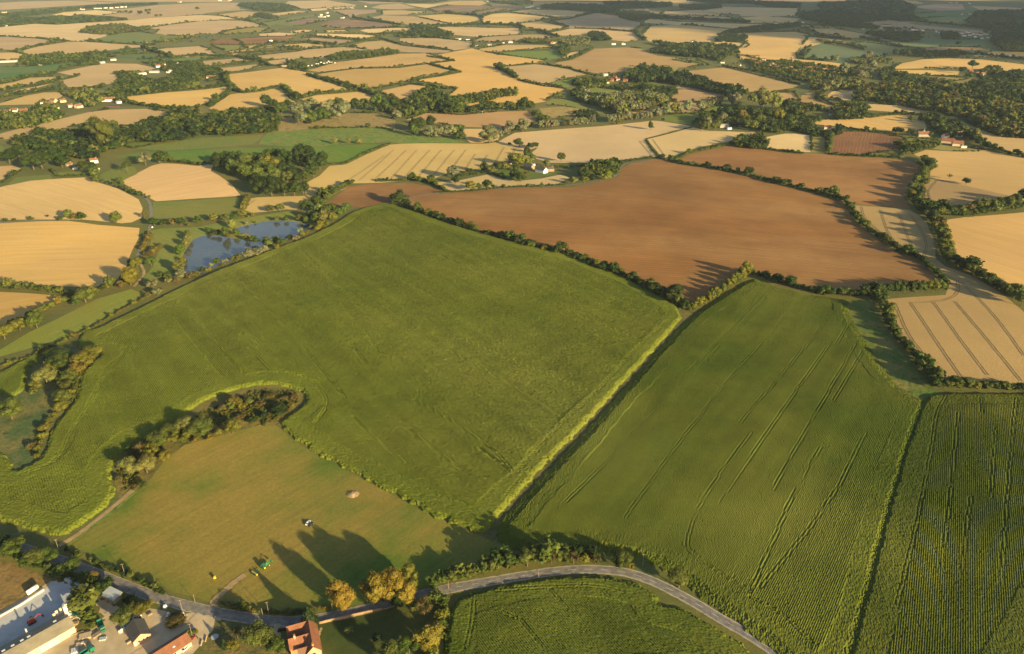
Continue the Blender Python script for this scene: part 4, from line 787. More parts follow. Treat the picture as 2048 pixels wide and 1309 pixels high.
# label | group | category | default shape | default colour | x,y,width[,colour[,shape]] in photo pixels
TT = """
{c} tree, {n} from the ponds' far side along the poplar row above the wheat|poplars beside the wheat fields|tree|poplar|s|1082,259,12 1093,259,12 1105,258,12 1113.5,257,10 1129,256,10,b,sparse 1139,255,9 1148,254,11 1155.5,253,11 1163,253,11 1172,252,11 1184,251,14
{c} {k} tree, {n} along the poplar line towards the playing field|poplars bordering the playing field|tree|poplar|s|1218.5,247,11 1227,246,11 1235,245,11 1244,244,11 1255,243,13 1263.5,242,9 1273,242,10 1283,241,10 1292,240,10 1300,239,10 1313,237,18,s,oval 1331,232,14 1345,229,14,y 1356,228,18,s,oval 1374,225,16 1401,223,18,s,oval 1412,221,12 1421,217,12 1430,211,12 1439,210,12 1462,212,14 1471,207,14
{c} {k} tree, {n} from the wood along the brook willows|willows along the brook|tree|willow|s|979,287,31 1000,276,14 1012,270,14 1021,264,20 1046,264,23
{c} {k} tree, {n} in the willow clump at the green meadow's end|willow clump at the meadow end|tree|willow|s|831,264,22,o,oval 843,262,22,o,oval 862,256,20,o,oval 830,273.5,14,g,tall 858.6,275,20 874,275,18 888,273.5,18 901.6,274,20 917,271.6,20,g 921,281,18,g,bush
{c} tree, {n} at the dry scrub edge counting towards the village|trees at the edge of the dry scrub|tree|oval|g|533,215,20,o 548,217,16,o 564,232.5,22 578,216,14,o 595,230,21,s,willow 605,250,20,s 623,224,24,s,willow 624.6,248,24 648,244,25 650,229,20,s 663,217,16,s 679,241,30,s,willow 679,217,18 693,223,18,s 710.5,221,20,o 730,221,18 759,223,28 771,225,20,o 789,217,20,o 795,240,16,s
{c} {k} sapling, {n} along the ditch above the bright green field|saplings along the meadow ditch|tree|tall|l|670.5,289,9 698,288,9 718,288,12,l,bush
{c} {k} tree, {n} of the scattered field oaks in the far tan field|scattered oaks in the far tan field|tree|round|o|253,27,6 262,28,7 281,30,8 298,31,7 313,35,6 322,34,5 293,25,6 300,24,6 395,21,7
single big dark tree standing over the red brick houses in the far gold field|-|tree|round|o|1944.6,137,17
rounded dark tree at the head of the red brick houses in the far gold field|-|tree|round|o|1924,147,14
lone tree in the shaded teal field|-|tree|round|o|1915,92,9
{c} {k} tree, {n} at the foot of the teal fields|trees at the foot of the teal fields|tree|oval|o|1671,125,11,s 1735,121,14,s 1740,140,18,s 1790,114,13 1812,114,13 1685,150,18,s 1716,158,16,s 1660,178,14,s 1770,152,12 1783,146,12 1808,160,14 1790,158,12
lone rounded tree casting a long shadow in the pale wheat below the farm lane|-|tree|oval|u|1122.6,323.5,15
lone upright tree beside the oblong weed patch in the pale wheat|-|tree|tall|g|1300.6,260,10
big dark oak at the top corner of the main maize field|-|tree|round|o|797,409,29
smaller dark tree just below the big oak at the maize corner|-|tree|round|o|815,414,15
small bushy tree in the hedge below the big corner oak|-|tree|round|g|837,425,11
lone oak near the hedge of the gold field by the red roofed farm|-|tree|round|u|1822.5,244,13
sparse small tree in the gold stubble field|-|tree|sparse|g|1898.6,358,8
round dark tree standing alone in the gold stubble field|-|tree|round|o|1931.4,369,14
round tree at the hedge end on the gold field's edge|-|tree|round|o|2031,310,12
{c} {k} tree, {n} in the copse between the two pale wheat fields|copse between the wheat fields|tree|round|o|1019,292,7 1039,294,19 1054,305,12 1060,299,15 1070.5,297,13 1055,314,15,g 1064,321,11,g
{c} {k} tree, {n} along the hedge from the ploughed triangle to the farm|trees round the triangular wheat field|tree|round|g|824,361,14,g,oval 838,365,12 862,363,14 907,357,22,s,willow 911,368,15,o 938,348,12,o 942,381,20,y 958,379,14 969,347,14,o,tall 972,377,18 982,348,17,l 986,377,8,o
{c} tree, {n} from the wheat side in the garden of the dark roofed farm|farm garden trees|tree|round|y|995,340,17,g 1001,352,6,d 1011,340,14 1032,334,28 1033,342,14,g 1030,358,20,o 1042,364,20,o 1046,326,14 1053,351,9,b 1056,332,16,l 1075,335,6 1093,334,14,l
{c} tree, {n} along the lane between the farm and the ploughed field corner|trees along the lane by the ploughed field|tree|round|g|1145,369,16,l 1168,357,18,o 1169,367,16,y 1184,364,16,d 1186,348,9,y,conifer 1188,336,16,o 1196,347,16 1205,346,16,o 1212,360,20,y 1221,338,18 1228,354,18 1225,326,9 1239,333,14,o
{c} tree, {n} from the gold field in the wood below the bright green field|wood below the bright green field|tree|oval|o|435,327,19 439,341,20 453,327,20 459,344,24 466,329,22 468,350,24,u 478,328,20 488,344,27,u 492,337,25,u 494,361,28,u 502,360,24,u 510,335,22 517,363,26,u 518,353,25 521,389,31 525,373,24,u 527,349,25,u 537,322,20 541,343,29,y 541,359,27,u 544,393,33 548,368,26,u 552,321,20 552,335,20 566,353,23 568,328,23 569.5,393,26 576,367,22,u 580,345,18 584,330,22 588,358,20 589,392,27 596,366,18 599,332,24 600,318,24 607,389,22 609,361,16,g 615,334,24 621,319,24 627,355,28 632,340,26 640,340,24 646,328,22
{c} tree, {n} from the mown bank along the lane side of the lower pond|trees on the lower pond's lawn bank|tree|oval|l|359,544,28,l,willow 368,527,14,y 361,511,23,g 372,494,21 378,482,17 375,474,15,g
{c} {k} tree, {n} along the neck of land between the two ponds|trees between the ponds|tree|oval|g|417,466,13 427,473,13,b,round 437,472,14,o 452,476,19,g,tall 456,476,11,b 464,457,19,l 472,472,17 493,482,14,y 509,488,19 493,450,9,s 510,447,5
{c} {k} tree, {n} on the far bank of the upper pond|far bank of the upper pond|tree|round|g|551,443,16,u 571.5,443,13,u
{c} {k} tree, {n} from the lane in the belt behind the ponds|tree belt behind the ponds|tree|round|o|309,452,26 327,452,18 347,451,19,b 362,451,22 377,453,9,y 398,447,20,g 429,443,22,y 452,443,20,u 469,440,18,g 486,434,20,y 497,435,6,y 506,433,10,y 542,425,21,u 561,423,21,u
{c} {k} tree, {n} in the thick clump at the upper pond's end|clump at the end of the upper pond|tree|oval|g|601,443,17,y 605,421,20,o 610.5,447,18 618,419,22 622,438,22,o 632,445,23 638,429,23,l 640,458,18,y 644,414,18 649,445,25,l 651,455,17,y 653,432,23 657,400,17 663,390,18,o 665,425,21 667,443,21,y 679,433,19 691,426,20 697,420,14
{c} tree, {n} from the lower corner along the maize side of the ponds|belt between the ponds and the maize|tree|round|g|335,557,17 364,556,22,s 376,556,13,b 388,552,16,s 394,553,16,y 404,545,16,o 417,545,14,y 421,535,14,s 435,531,20 446,533,12,y 447,527,11,s 456,524,12,s 474,525,23,u 497,515,26,s 515,512,24,s 530,506,21,s 532,488,19,u 538,491,19,l 552,486,19,o 554,498,13,y 564,490,21 581,480,16,o 575,480,9,s 593,481,16,s 601,466,13,s 605,473,15,y 614,469,11,y 624,459,13,l 634,461,14,y
{c} tree, {n} in the knot of trees where the grass track meets the ponds|trees at the pond's lower corner|tree|round|s|297,597,13,l,sparse 307,577,25,s 315,592,21,s 322,556,15,g 338,568,17,l 356,566,17,b 361,557,22,s 379,558,16,b
{c} {k} tree, {n} beside the narrow lane by the gold field|trees beside the narrow lane|tree|oval|y|262,534,13 275,538,21 289,438,12,b 303,533,18,g 242,577,13,b 262,571,30
{c} tree, {n} from the frame edge along the lane between tan fields|trees along the field lane|tree|round|u|12,444,9,g,bush 29,442,6,b,bush 62,441,9,g,bush 96,435,5,g 120,441,10,g,bush 137,438,18,u 150,440,13,b 164,440,16,o 233,447,20,u,oval
{c} {k} tree, {n} in the old hedge beside the grass track|old hedge beside the grass track|tree|round|y|10,678,34,y 41,661,25,y 75,657,27,g,oval 156,612,16,g 172,606,35,u
{c} {k} tree, {n} around the marshy hollow in the maize|trees round the marshy hollow|tree|round|u|25,839,50,u 69,789,15 73,778,19,y 94,766,43,l 99,746,25,y 119,742,40,g 121,722,62,g,low 128,808,30,u 131,769,25 131,782,25 142,759,26 156,748,28,a 170,732,38,y 190,718,30,y
{c} {k} bush, {n} down the row along the marshy hollow's edge|bushes along the marshy hollow|bush|bush|y|64,897,15,b 74.5,916,12,y 75.6,900,13,y 82.5,889,10,y 87,863,17 88,876,15 93,853,10 98.5,844,12 110,835,11 124,819,22,y 142,789,15
{c} tree, {n} from the dirt track through the rough island in the maize|trees of the rough island|tree|round|u|259,951,32,l,oval 294.5,946,34,l,oval 286,976,16,g 305,914,28,y 320,893,36,u 346,886,20,y 378,863,42,l 406,872,50,u 466,867,30,y
{c} bush, {n} from the dirt track through the rough island in the maize|bushes of the rough island|bush|bush|y|240,962,14,b 272,978,12,b 286,908,26,b 331,918,22,y 329,884,17,a 262,905,18,g 275,897,15,u 310,880,18,u 345,868,36,u,low 364,885,14,y 376,873,18,y 392,884,12,a 420,880,13,a 437,870,14,y 445,822,16,b 462,818,16,u 470,811,25,a 484,818,14,y 496.5,809,17,u 505,845,20,o,low 520,812,18,b,low 527,837,16,d 540,795,20,b,low 557,828,40,o,low 570,800,16,b,low 583.5,817,12,a 588,800,14,b 450,850,22,g,low 480,838,20,b,low
{c} tree, {n} from the clipped conifer along the road opposite the brick wall|golden roadside trees|tree|great|a|687,1216,52,q 747,1207,56,q 766,1203,54,y 784,1199,58,q 795,1217,32,o 812,1208,42,q 822,1180,38,y
dark pointed conifer between the road and the big tiled house|-|tree|conifer|d|620.5,1258,32
small round tree on the road edge at the corner of the roadside maize|-|tree|round|g|880,1205,22
large golden tree beside the roadside maize corner|-|tree|tall|q|860,1300,52
brownish thin tree behind the large golden garden tree|-|tree|sparse|b|849,1233,30
small pale tree alone on the shaded lawn|-|tree|sparse|l|699,1267,15
mid green tree at the foot of the large golden garden tree|-|tree|round|g|819,1307,36
towering tree at the foot of the shaded lawn below the small pale tree|-|tree|great|u|776,1338,50
small dark shrub in the middle of the shaded lawn|-|bush|bush|d|754,1280,18
{c} tree, {n} from the golden trees along the hedge above the road bend|trees in the hedge above the road bend|tree|oval|u|866.6,1176,18,g 906,1163,16,b 950,1150,16,b 985,1143,15,u 1012,1138,16 1030,1132,16,b,sparse 1054.5,1133,34,u 1102,1128,22,b,sparse 1130,1128,16,g 1147,1128,24,b,sparse 1169,1128,20,y 1191,1128,19,b,sparse 1242.5,1135,44,u,round 1262,1138,14,y 1357,1176,42,u
{c} {k} tree, {n} counting from the white parked car through the gardens|garden trees by the tiled house|tree|round|g|378,1272,17 392,1268,10,y 450,1297,13,d,conifer 466,1297,22,y 476,1277,22,b,sparse 521,1290,58,u 553,1304,34,g
{c} {k} tree, {n} from the brick bungalow towards the road|trees beside the brick bungalow|tree|round|y|248,1247,42,u 283,1226,32,y 350,1246,34,b,low 300,1214,16,y,bush
{c} tree, {n} from the frame edge along the shaded road above the yard|roadside trees above the yard|tree|round|g|34,1108,38 79,1125,40,u 98,1126,34 140,1145,34 171,1159,20 191,1162,20,a 212,1180,28,o 120,1148,22,o 60,1132,26,o 5,1098,30,o
{c} tree, {n} along the ploughed field hedge running down from the farm lane|trees in the hedge between the ploughed fields|tree|round|o|1341,321,12,g 1360,328,9 1414,336,14 1452,343,12,g 1497,351,17 1553,367,15 1578,370,11 1603,379,12,g 1635,388,12 1652,390,14 1667,391,19,u 1690,403,13 1700,418,16,g 1703,432,10,g
{c} {k} tree, {n} in the hedge between wheat strip and ploughed field|trees in the hedge beside the wheat strip|tree|round|o|1762,478,11,g 1792,500,10 1815,510,22,g 1845,526,14 1858,538,16 1880,558,9
{c} tree, {n} along the hedge below the ploughed field, from the maize top corner|trees along the maize top hedge|tree|round|o|1502,547,12,g 1530,554,14 1552,563,20 1580,573,24 1618,582,10 1645,588,22,g 1660,590,20 1694,590,18,g 1715,590,12,y
{c} tree, {n} from the maize corner in the belt at the ploughed point|dense belt at the ploughed field's point|tree|tall|o|1741,588,16,u 1752,591,18 1764,590,15 1775,589,15 1786,588,16 1797,588,16 1808,587,16 1820,587,16 1832,586,15 1843,585,15,g 1855,585,16,y 1866,585,17,y 1878,584,15,g 1887,582,14
{c} tree, {n} from the ditch end along the hedge between maize and ploughed field|trees in the hedge between maize and plough|tree|round|o|872,436,14 885,439,12 898,444,10 942,458,15,u 950,462,13,u 981,471,10 1004,480,14 1022,483,16 1036,488,16 1050,493,13 1062,496,14,u 1089,501,14,y 1116,508,17 1134,512,15 1152,520,13 1163,523,14,u 1182,531,16 1192,535,16,y 1204,541,16 1228,548,14 1240,551,16,u 1265,562,20 1278,566,14 1296,575,20,u 1310,580,16 1328,590,17,u 1346,598,32,o 1366,612,18
{c} tree, {n} along the hedge from the maize ditch up to the plough corner|trees in the yellowing hedge|tree|tall|y|1386,620,11 1396,614,13 1405,610,12 1415,605,13 1424,600,11 1434,594,13 1444,587,13,u 1454,580,13 1464,571,14 1473,564,14,u 1483,556,16 1493,550,17
{c} tree, {n} from the field corner down the hedge beside the tramlined wheat|trees in the hedge beside the tramlined wheat|tree|round|u|1764,606,20 1775,626,20 1781,645,17 1788,662,15 1797,682,12 1812,700,22,o 1828,716,14 1842,738,26,o 1852,750,16
{c} {k} tree, {n} along the hedge closing the tramlined wheat field|trees closing the tramlined wheat field|tree|round|u|1868,774,24,o 1890,776,18 1910,774,26,u 1929,776,24,u 1950,778,18,y 1972,779,16 1990,778,16,o 2010,780,18 2032,782,18,o 2050,784,20
{c} tree, {n} from the farm down the thick hedge of the sunlit valley|trees of the thick valley hedge|tree|oval|u|1856,334,16,u 1860,345,18 1848,348,14 1844,362,16,u 1832,370,17,u 1850,372,14 1822,386,18,u 1838,392,17,o 1820,400,17,y 1838,405,18 1832,414,16 1850,418,18,o 1864,424,20,o 1878,432,18,u 1862,444,20,o 1880,452,17,b 1870,462,17,y 1886,466,17,y 1878,476,18 1892,484,17,y 1882,495,17,y 1896,500,16 1884,512,20,y 1897,515,18,u 1892,525,18 1912,534,20,o 1926,542,18,o 1942,550,20,u 1958,560,18,o 1974,570,20,o 1992,580,20,o 2008,588,18 2026,600,26,u 2042,612,26,u
{c} tree, {n} from the valley hedge along the belt above the gold field|belt above the gold field|tree|oval|o|1884,424,20 1896,430,18 1906,430,16 1918,430,18,u 1934,428,18,b 1950,424,20,g 1966,421,20,u 1982,420,18,u 1996,418,20,o 2012,416,22,u 2028,410,20 2042,404,24
{c} tree, {n} along the short double row beyond the brown field with the tractor|oaks behind the field with the tractor|tree|round|o|893,229,13,g 905,228,22 918,227,16,g 930,225,13 943,226,16 955,222,14,g 968,223,22 980,222,20 988,221,18 1003,222,16,u 1016,221,20 1028,221,16,g 1040,222,16 1052,221,28 1062,221,18
{c} tree, {n} from the village in the hamlet wood by the playing field|big trees of the hamlet wood|tree|oval|u|1402,258,14,y,round 1410,263,16 1416,252,14,s 1430,261,16 1445,244,16,s 1452,238,20,o 1470,232,22,o 1483,243,18,y 1490,256,14,u 1500,240,20,o 1507,262,16,u 1518,250,18,u 1525,222,26,l,tall 1533,240,20,o 1541,258,16,o 1550,222,20,l,tall 1552,207,8,d,conifer 1556,247,22,y 1572,221,18,d 1574,252,18,o 1585,240,20,o 1491,193,10,g,tall 1505,208,18,l
{c} tree, {n} in the garden wood of the two houses below the long wood|trees round the two white houses|tree|round|o|188,308,19,l 211,296,42,u,tall 230,300,20 256,347,22,g,sparse 292,331,25,s 320,328,27,o 68,340,40 40,318,30 85,338,36 110,330,30 135,318,24 125,336,26 165,345,24 180,342,22 192,354,20,u 196,366,16,u 20,328,30
{c} {k} tree, {n} along the tree lined lane to the red roofed farm|trees of the red roofed farm|tree|round|o|1874,254,18 1887,252,18 1903,255,14 1860,262,9,d,tall 1866,258,9,d,tall 1820,272,14 1800,268,12 1790,266,12 1936,278,16,d 1948,283,16,l,tall 1960,291,18 1972,296,14 1985,300,13 2000,303,10 1925,265,16,u 1912,252,14
{c} {k} tree, {n} along the tan lane's young hedge|young trees along the tan lane|tree|round|g|205,364,7 216,368,7 226,371,8 236,376,8 246,379,9 258,384,11,u 268,389,11 280,393,11 288,394,7,u 298,398,8,y 240,366,11 245,370,8
"""
CNT = 0
for ln in TT.strip().splitlines():
    lab, grp, cat, dk, dc, s = ln.split('|')
    items = [q.split(',') for q in s.split()]
    for i, q in enumerate(items):
        x, y, w = float(q[0]), float(q[1]), float(q[2]); c = q[3] if len(q) > 3 else dc; k = q[4] if len(q) > 4 else dk
        L = lab.replace('{c}', CW[c]).replace('{k}', NW[k]).replace('{n}', ordinal(i + 1))
        nm = 'bush' if cat == 'bush' else {'willow': 'willow_tree', 'poplar': 'poplar_tree', 'conifer': 'conifer_tree', 'round': 'oak_tree'}.get(k, 'leafy_tree')
        tree(x, y, w, k, c, nm, L, cat, None if grp == '-' else grp); CNT += 1
print('individual trees', CNT)

# ------------------------------------------------------------------ hedges and far woods: many low-detail crowns joined in one mesh
def merged(name, places, seed=0):
    """places: list of (x, y, z, W, H, kind, colour)"""
    VV = []; LL = []; SS = []; TT_ = []; b = 0
    for (x, y, z, W, H, kind, col) in places:
        k = (kind, 2 if math.hypot(x, y) < 1150 else 3, random.randrange(4)); proto(*k); V, L, S, T = RAW[k]
        a = random.uniform(0, 6.28); ca, sa = math.cos(a), math.sin(a)
        v = np.column_stack([(V[:, 0] * ca - V[:, 1] * sa) * W + x, (V[:, 0] * sa + V[:, 1] * ca) * W + y, V[:, 2] * H + z - .2])
        VV.append(v); LL.append(L + b); SS.append(S); c = np.array(colvar(col)); TT_.append(T * c[None, :]); b += len(V)
    me = leaf_mesh(name, np.vstack(VV), np.concatenate(LL), np.concatenate(SS), np.vstack(TT_))
    o = link(name, me); o.color = (1, 1, 1, 1); return o
VERGE = ([], [])
def hedge(s, h, label, cols='oogu', gap=0.0, verge=True, kinds=('bush', 'round')):
    L = subdiv(poly2(s), False, 0, 1.5); h *= 1.14 + .3 * float(sstep(1100, 2200, np.hypot(*L.mean(0)))); acc = 0; pl = []; nxt = 0; hh = h
    for i in range(1, len(L)):
        acc += np.hypot(*(L[i] - L[i - 1]))
        if acc >= nxt:
            d = np.hypot(*L[i]); hh = h * random.choice((.55, .7, .8, 1, 1, 1.25)) * (random.uniform(1.4, 2.1) if random.random() < .09 else 1); W = hh * random.uniform(.9, 1.5)
            if random.random() >= gap:
                x, y = L[i] + rng.normal(0, h * .12, 2)
                pl.append((x, y, gz_at(x, y), W, hh, random.choice(kinds), random.choice(cols)))
            nxt = acc + W * .32
    if verge: ribbon(subdiv(L, False, 0, 12.0), h * 1.5 + 2.5, .10, VERGE, jit=.18)
    if not pl: return
    return tag(merged('hedge', pl), label, 'hedge', 'field hedges')
HT = """
5|between the main ploughed field and the maize|oogu|786,409 837,425 871,438 940,460 1001,477 1073,494 1141,508 1227,543 1300,582 1350,607 1378,622
5|yellowing, from the ditch corner up to the plough corner|yyug|1378,622 1400,609 1440,588 1470,566 1497,548
5|along the top of the right hand maize|oogu|1497,547 1530,557 1580,573 1640,588 1700,592 1742,594
6|down the side of the tramlined wheat beside the maize margin|ougg|1748,594 1770,622 1780,655 1800,682 1830,714 1855,742 1870,765
5|closing the tramlined wheat field|ouug|1862,770 1900,774 1960,776 2060,782
4.5|between the two ploughed fields|oogu|1335,321 1370,330 1430,338 1500,353 1550,367 1600,379 1650,391 1690,404 1704,420 1711,437 1736,460 1771,483 1800,506 1830,511 1862,537 1893,568
7|thick, down the sunlit valley|ouuy|1845,318 1852,340 1838,366 1824,390 1833,412 1852,432 1870,452 1882,480 1888,512 1910,524 1950,548 2000,575 2060,606
7|tree lined, above the gold field|oouu|1870,430 1930,432 1990,425 2060,412
4|below the dark ploughed field|ooug|1655,309 1690,312 1760,315 1795,317 1815,302
5|between the yellow strip and the dark ploughed field|ouug|1656,306 1662,275 1670,262
4|above the dark ploughed field|ooug|1681,256 1709,261 1766,268 1800,272
3.5|along the top of the second ploughed field|oguy|1350,321 1380,306 1420,299 1450,291
3.5|beside the lane at the ploughed field top|ooug|1215,329 1260,323 1300,317 1330,319
2|dense ditch growth between the two wheat fields|gguu|1292,280 1305,300 1320,315
1.3|thin ditch line to the lone sapling|uugg|1290,279 1340,266 1384,254
5|below the dark wood and pale wheat|ogug|620,410 640,396 665,386 690,373 706,367
3.5|above the small ploughed triangle|oogu|750,363 780,362 815,362
4.5|dividing the ploughed triangle from the wheat triangle|ougg|815,358 840,363 860,367 893,383
4|between the two wheat fields by the farm|oogu|915,356 940,351 968,348
3|between bright green field and pale wheat|uugo|640,329 690,328 720,313 760,296 782,288
4|under the bright green field|ooob|332,324 400,331 430,325
5.5|along the foot of the big gold field|yuuo|-20,575 60,579 120,586 150,593 200,582 240,573 262,561 275,546
5|beside the grass track under the lower gold field|yuyu|-20,672 40,647 80,627 120,606 145,599
2.2|scrubby bank along the grass track ditch|uuby|-20,742 60,716 117,690 180,660 235,628 290,597 330,580
6|along the roadside above the bend|ougu|872,1172 900,1161 960,1147 1020,1130 1080,1120 1140,1117 1200,1117
2.5|below the road by the maize corner|gugu|820,1215 850,1207 880,1200
4|down the garden edge beside the roadside maize|uguy|890,1200 886,1235 876,1270 868,1300 860,1340
3.5|between the road and the yard|oogu|-20,1098 40,1118 70,1130 110,1146 150,1160 200,1176 240,1195 270,1212
5|clipped conifer block in the yard|uuuu|167,1214 176,1232 184,1256
2|low, on the meadow side of the road|uuog|130,1100 180,1122 230,1142 280,1165 330,1188
2|rough bank beside the field gateway|ubuy|440,1206 470,1216 520,1224 580,1228 660,1218
1.5|clipped, in front of the tiled house|oood|553,1262 575,1262 605,1256
3|along the garden of the dark roofed farm|oogu|1088,340 1120,336 1160,334 1180,330
3|behind the farm lawn|oogu|980,340 990,350 1010,358
2.5|beside the lane above the main plough|uugo|870,386 940,383 1010,376 1080,374 1130,371
4|of small trees along the road to the red roofed farm|ooug|1735,236 1770,231 1815,229 1845,232
3.5|from the farm down to the frame edge|ooug|1960,292 1990,300 2020,309 2060,318
5|above the gold strip fields by the hollow|oouu|484,187 520,183 548,176 565,173 580,186 594,199
6|from the village lawns to the gold field|ooug|464,180 452,190 435,201 418,214
5|along the top of the pale gold field|oguu|600,198 630,190 673,187 710,183 724,179
5|beside the green strip between gold fields|oogu|613,150 650,161 690,171 715,178 735,184 768,201
3|dotted line across the gold fields|oogu|640,147 680,142 712,138 770,137 802,136
4|between gold fields near the long copse|oogu|735,181 770,175 802,169
4|zigzag, on the far gold field|oogu|820,166 840,159 880,153 921,145 884,136 862,129
4.5|from the zigzag corner to the long copse|oogu|822,169 860,173 890,179 913,178
3|straight, from the lone oak to the gold corner|oogu|853,113 880,117 910,123
2|thin, below the lone oak|oooo|800,134 853,129 909,122
3|with green verge below the barn|uugg|520,131 505,139 447,149
5.5|between tan strips|oogu|412,136 450,132 500,126 522,123 540,133 567,132
5.5|under the long tan strip|oogu|400,123 430,118 470,114 500,119 522,123
6|thin leafless looking, between tan fields|bbuo|457,108 490,106 525,105 560,102 610,100
5.5|bushy, above the tan field|oogu|505,99 525,93 560,87 610,85 672,90
5|dark, between straw coloured strips|oogu|620,73 660,77 722,81 762,74
5|sloping, beside the tan field|oogu|680,91 722,83 760,78 802,90
5|far, beside the pale strip|oogu|740,69 772,69 800,67 835,66
7|thick, above the dark brown field|oood|705,36 740,43 790,49 802,51
5|below the dark brown field|ooog|690,58 760,57 802,55
9|long dark, across the far tan fields|oood|820,53 900,53 960,50 1035,53 1046,58
8|dark, below the far brown field|oood|886,27 905,29 960,33 965,37
5|sloping up to the white sheds|oood|965,31 1000,26 1037,21
3.5|thin dark, across the far tan field|oooo|838,35 870,42 904,49
2.5|low, below the far tan field|oooo|962,75 1005,72 1044,70
8|bulky, from the far tan field to the silver trees|oood|1044,63 1080,63 1092,69 1118,75
3|curving, round the far pale field|oooo|1138,58 1110,63 1090,67
4|climbing beside the grey field|oooo|1100,43 1140,38 1170,31 1192,26
3|dashed, across the far tan field|oooo|1038,27 1062,30 1090,32 1106,33
3|low, under the grey field|oooo|1105,46 1138,53
4|dark, along the grey field foot|oooo|1150,57 1200,58 1266,64
6|dark, up the side of the far pale field|oood|1286,52 1272,62 1275,71 1290,82
3|straight, from the paddock to the pasture|oogu|1093,131 1140,138 1161,145 1186,151
6|of rounded trees curving beside the reddish field|oogu|1116,124 1140,120 1162,110 1186,98
2.5|low, beside the green paddock|oogu|972,105 990,107 1008,111
2.5|low, above the green paddock|oogu|1005,104 1040,102 1100,101
6|of dark bushes beside the tan field|oogu|991,135 1010,143 1034,157
3|dotted, down to the pond pasture|oogu|1034,160 1062,167 1089,173 1110,175 1133,179
2|thin, above the tan field|oogu|1003,134 1040,130 1068,128
2|thin, below the pair of tan strips|oooo|800,91 862,98 906,102
3.5|dotted, at the far gold field edge|oogu|-20,73 20,74 45,76 70,77 105,81 138,83
1.5|thin, under the far green field|oogu|175,84 234,88 282,91
4|short, in the far tan fields|oogu|45,98 60,95 78,91
3.5|stub, at the far tan field corner|oogu|20,104 38,101
8|with silver trees below the far green field|osgu|288,88 310,87 340,84 378,77
6|bushy, over the teal pastures|oogu|210,112 240,108 278,104
7|dark, from the teal pastures to the road|oogd|288,99 312,106 337,112 342,117
5|bushy, below the tan field|oogu|340,116 372,113 402,110 450,115
7|of tall bushes above the straw strip|oogu|-20,172 20,165 62,154 115,148
6|bushy, below the big green pasture|oogu|120,141 140,134 160,132 200,130
6|thick, between straw strips|oogu|-20,184 40,177 100,165 118,162
7|thick, above the gold field near the village|oogu|-20,200 50,189 110,181 130,181
4|short, jutting into the tan field|oogu|125,160 142,156 158,151
5|below the big tan field|oogu|138,181 172,178 212,177
6|below the gold field by the long wood|oogu|255,207 290,213 340,219 372,219 398,216
7|bushy, under the village lawns|oogu|254,193 300,188 350,182 402,178 460,172
6|tree lined, beside the village lawns|oogu|447,152 455,163 462,173 470,181 482,186
3|short, below the reddish field|oogu|1483,189 1540,186 1578,182
4.5|between reddish field and village scrub|oogu|1450,135 1500,142 1542,151 1600,171
6|bushy, above the far teal field|oood|1628,71 1670,77 1702,81
6|with big trees beside the teal field|oood|1632,82 1662,88 1700,93 1728,101
4|curving, at the teal field's end|oood|1598,116 1610,100 1622,92
6|dark, below the far teal field|oood|1598,118 1640,122 1672,122
6|double, beside the teal strip|oood|1720,76 1760,84 1790,92 1802,96
7|dark, across the shaded valley|oood|1795,40 1850,46 1920,52 1995,60
5|low, above the shaded brown field|oood|1840,45 1900,50 1960,58 2010,63
4|thin, above the yellow pasture|oogu|1790,150 1860,153 1940,156 1960,150
5|bushy, along the yellow pasture|oogu|1960,160 1985,156 2010,152
5|dark, along the road past the shaded field|oood|1900,108 1960,110 2020,117 2060,122
3|thin, behind the scattered far houses|oogu|1490,113 1560,127 1600,132
4|thick, round the curved straw field|uuyo|1632,184 1640,195 1652,205 1672,212 1690,208
3|thin, along the lane past the reddish field|oogu|1512,192 1540,187 1590,184
4.5|dark, behind the wheat strip|ooug|1500,291 1530,299 1570,305 1605,308
5|bushy, beside the pond end track|uyby|484,420 490,408 494,398
4|of dry bushes on the lane bank|bbay|283,502 292,486 300,468
4|of dry brambles beside the lane|bbba|285,510 300,512 312,500 322,494
3|dark, along the small cottage field|ooog|0,370 20,356 42,343
2.5|clipped, between cottage paddocks|oogg|103,340 112,352 120,354 180,352
"""
HN = 0
for ln in HT.strip().splitlines():
    h, lab, cols, s = ln.split('|')
    hd = hedge(s, float(h), 'hedge, ' + lab if not lab.startswith(('of', 'with', 'from', 'between', 'below', 'along', 'above', 'beside', 'down', 'closing', 'under', 'behind', 'dividing', 'on')) else 'hedge ' + lab, cols, .05 if float(h) < 4 else .0); HN += 1
ribbon_obj('verge_grass', VERGE, M['lush'], 'stuff').color = (.12, .125, .034, 1)

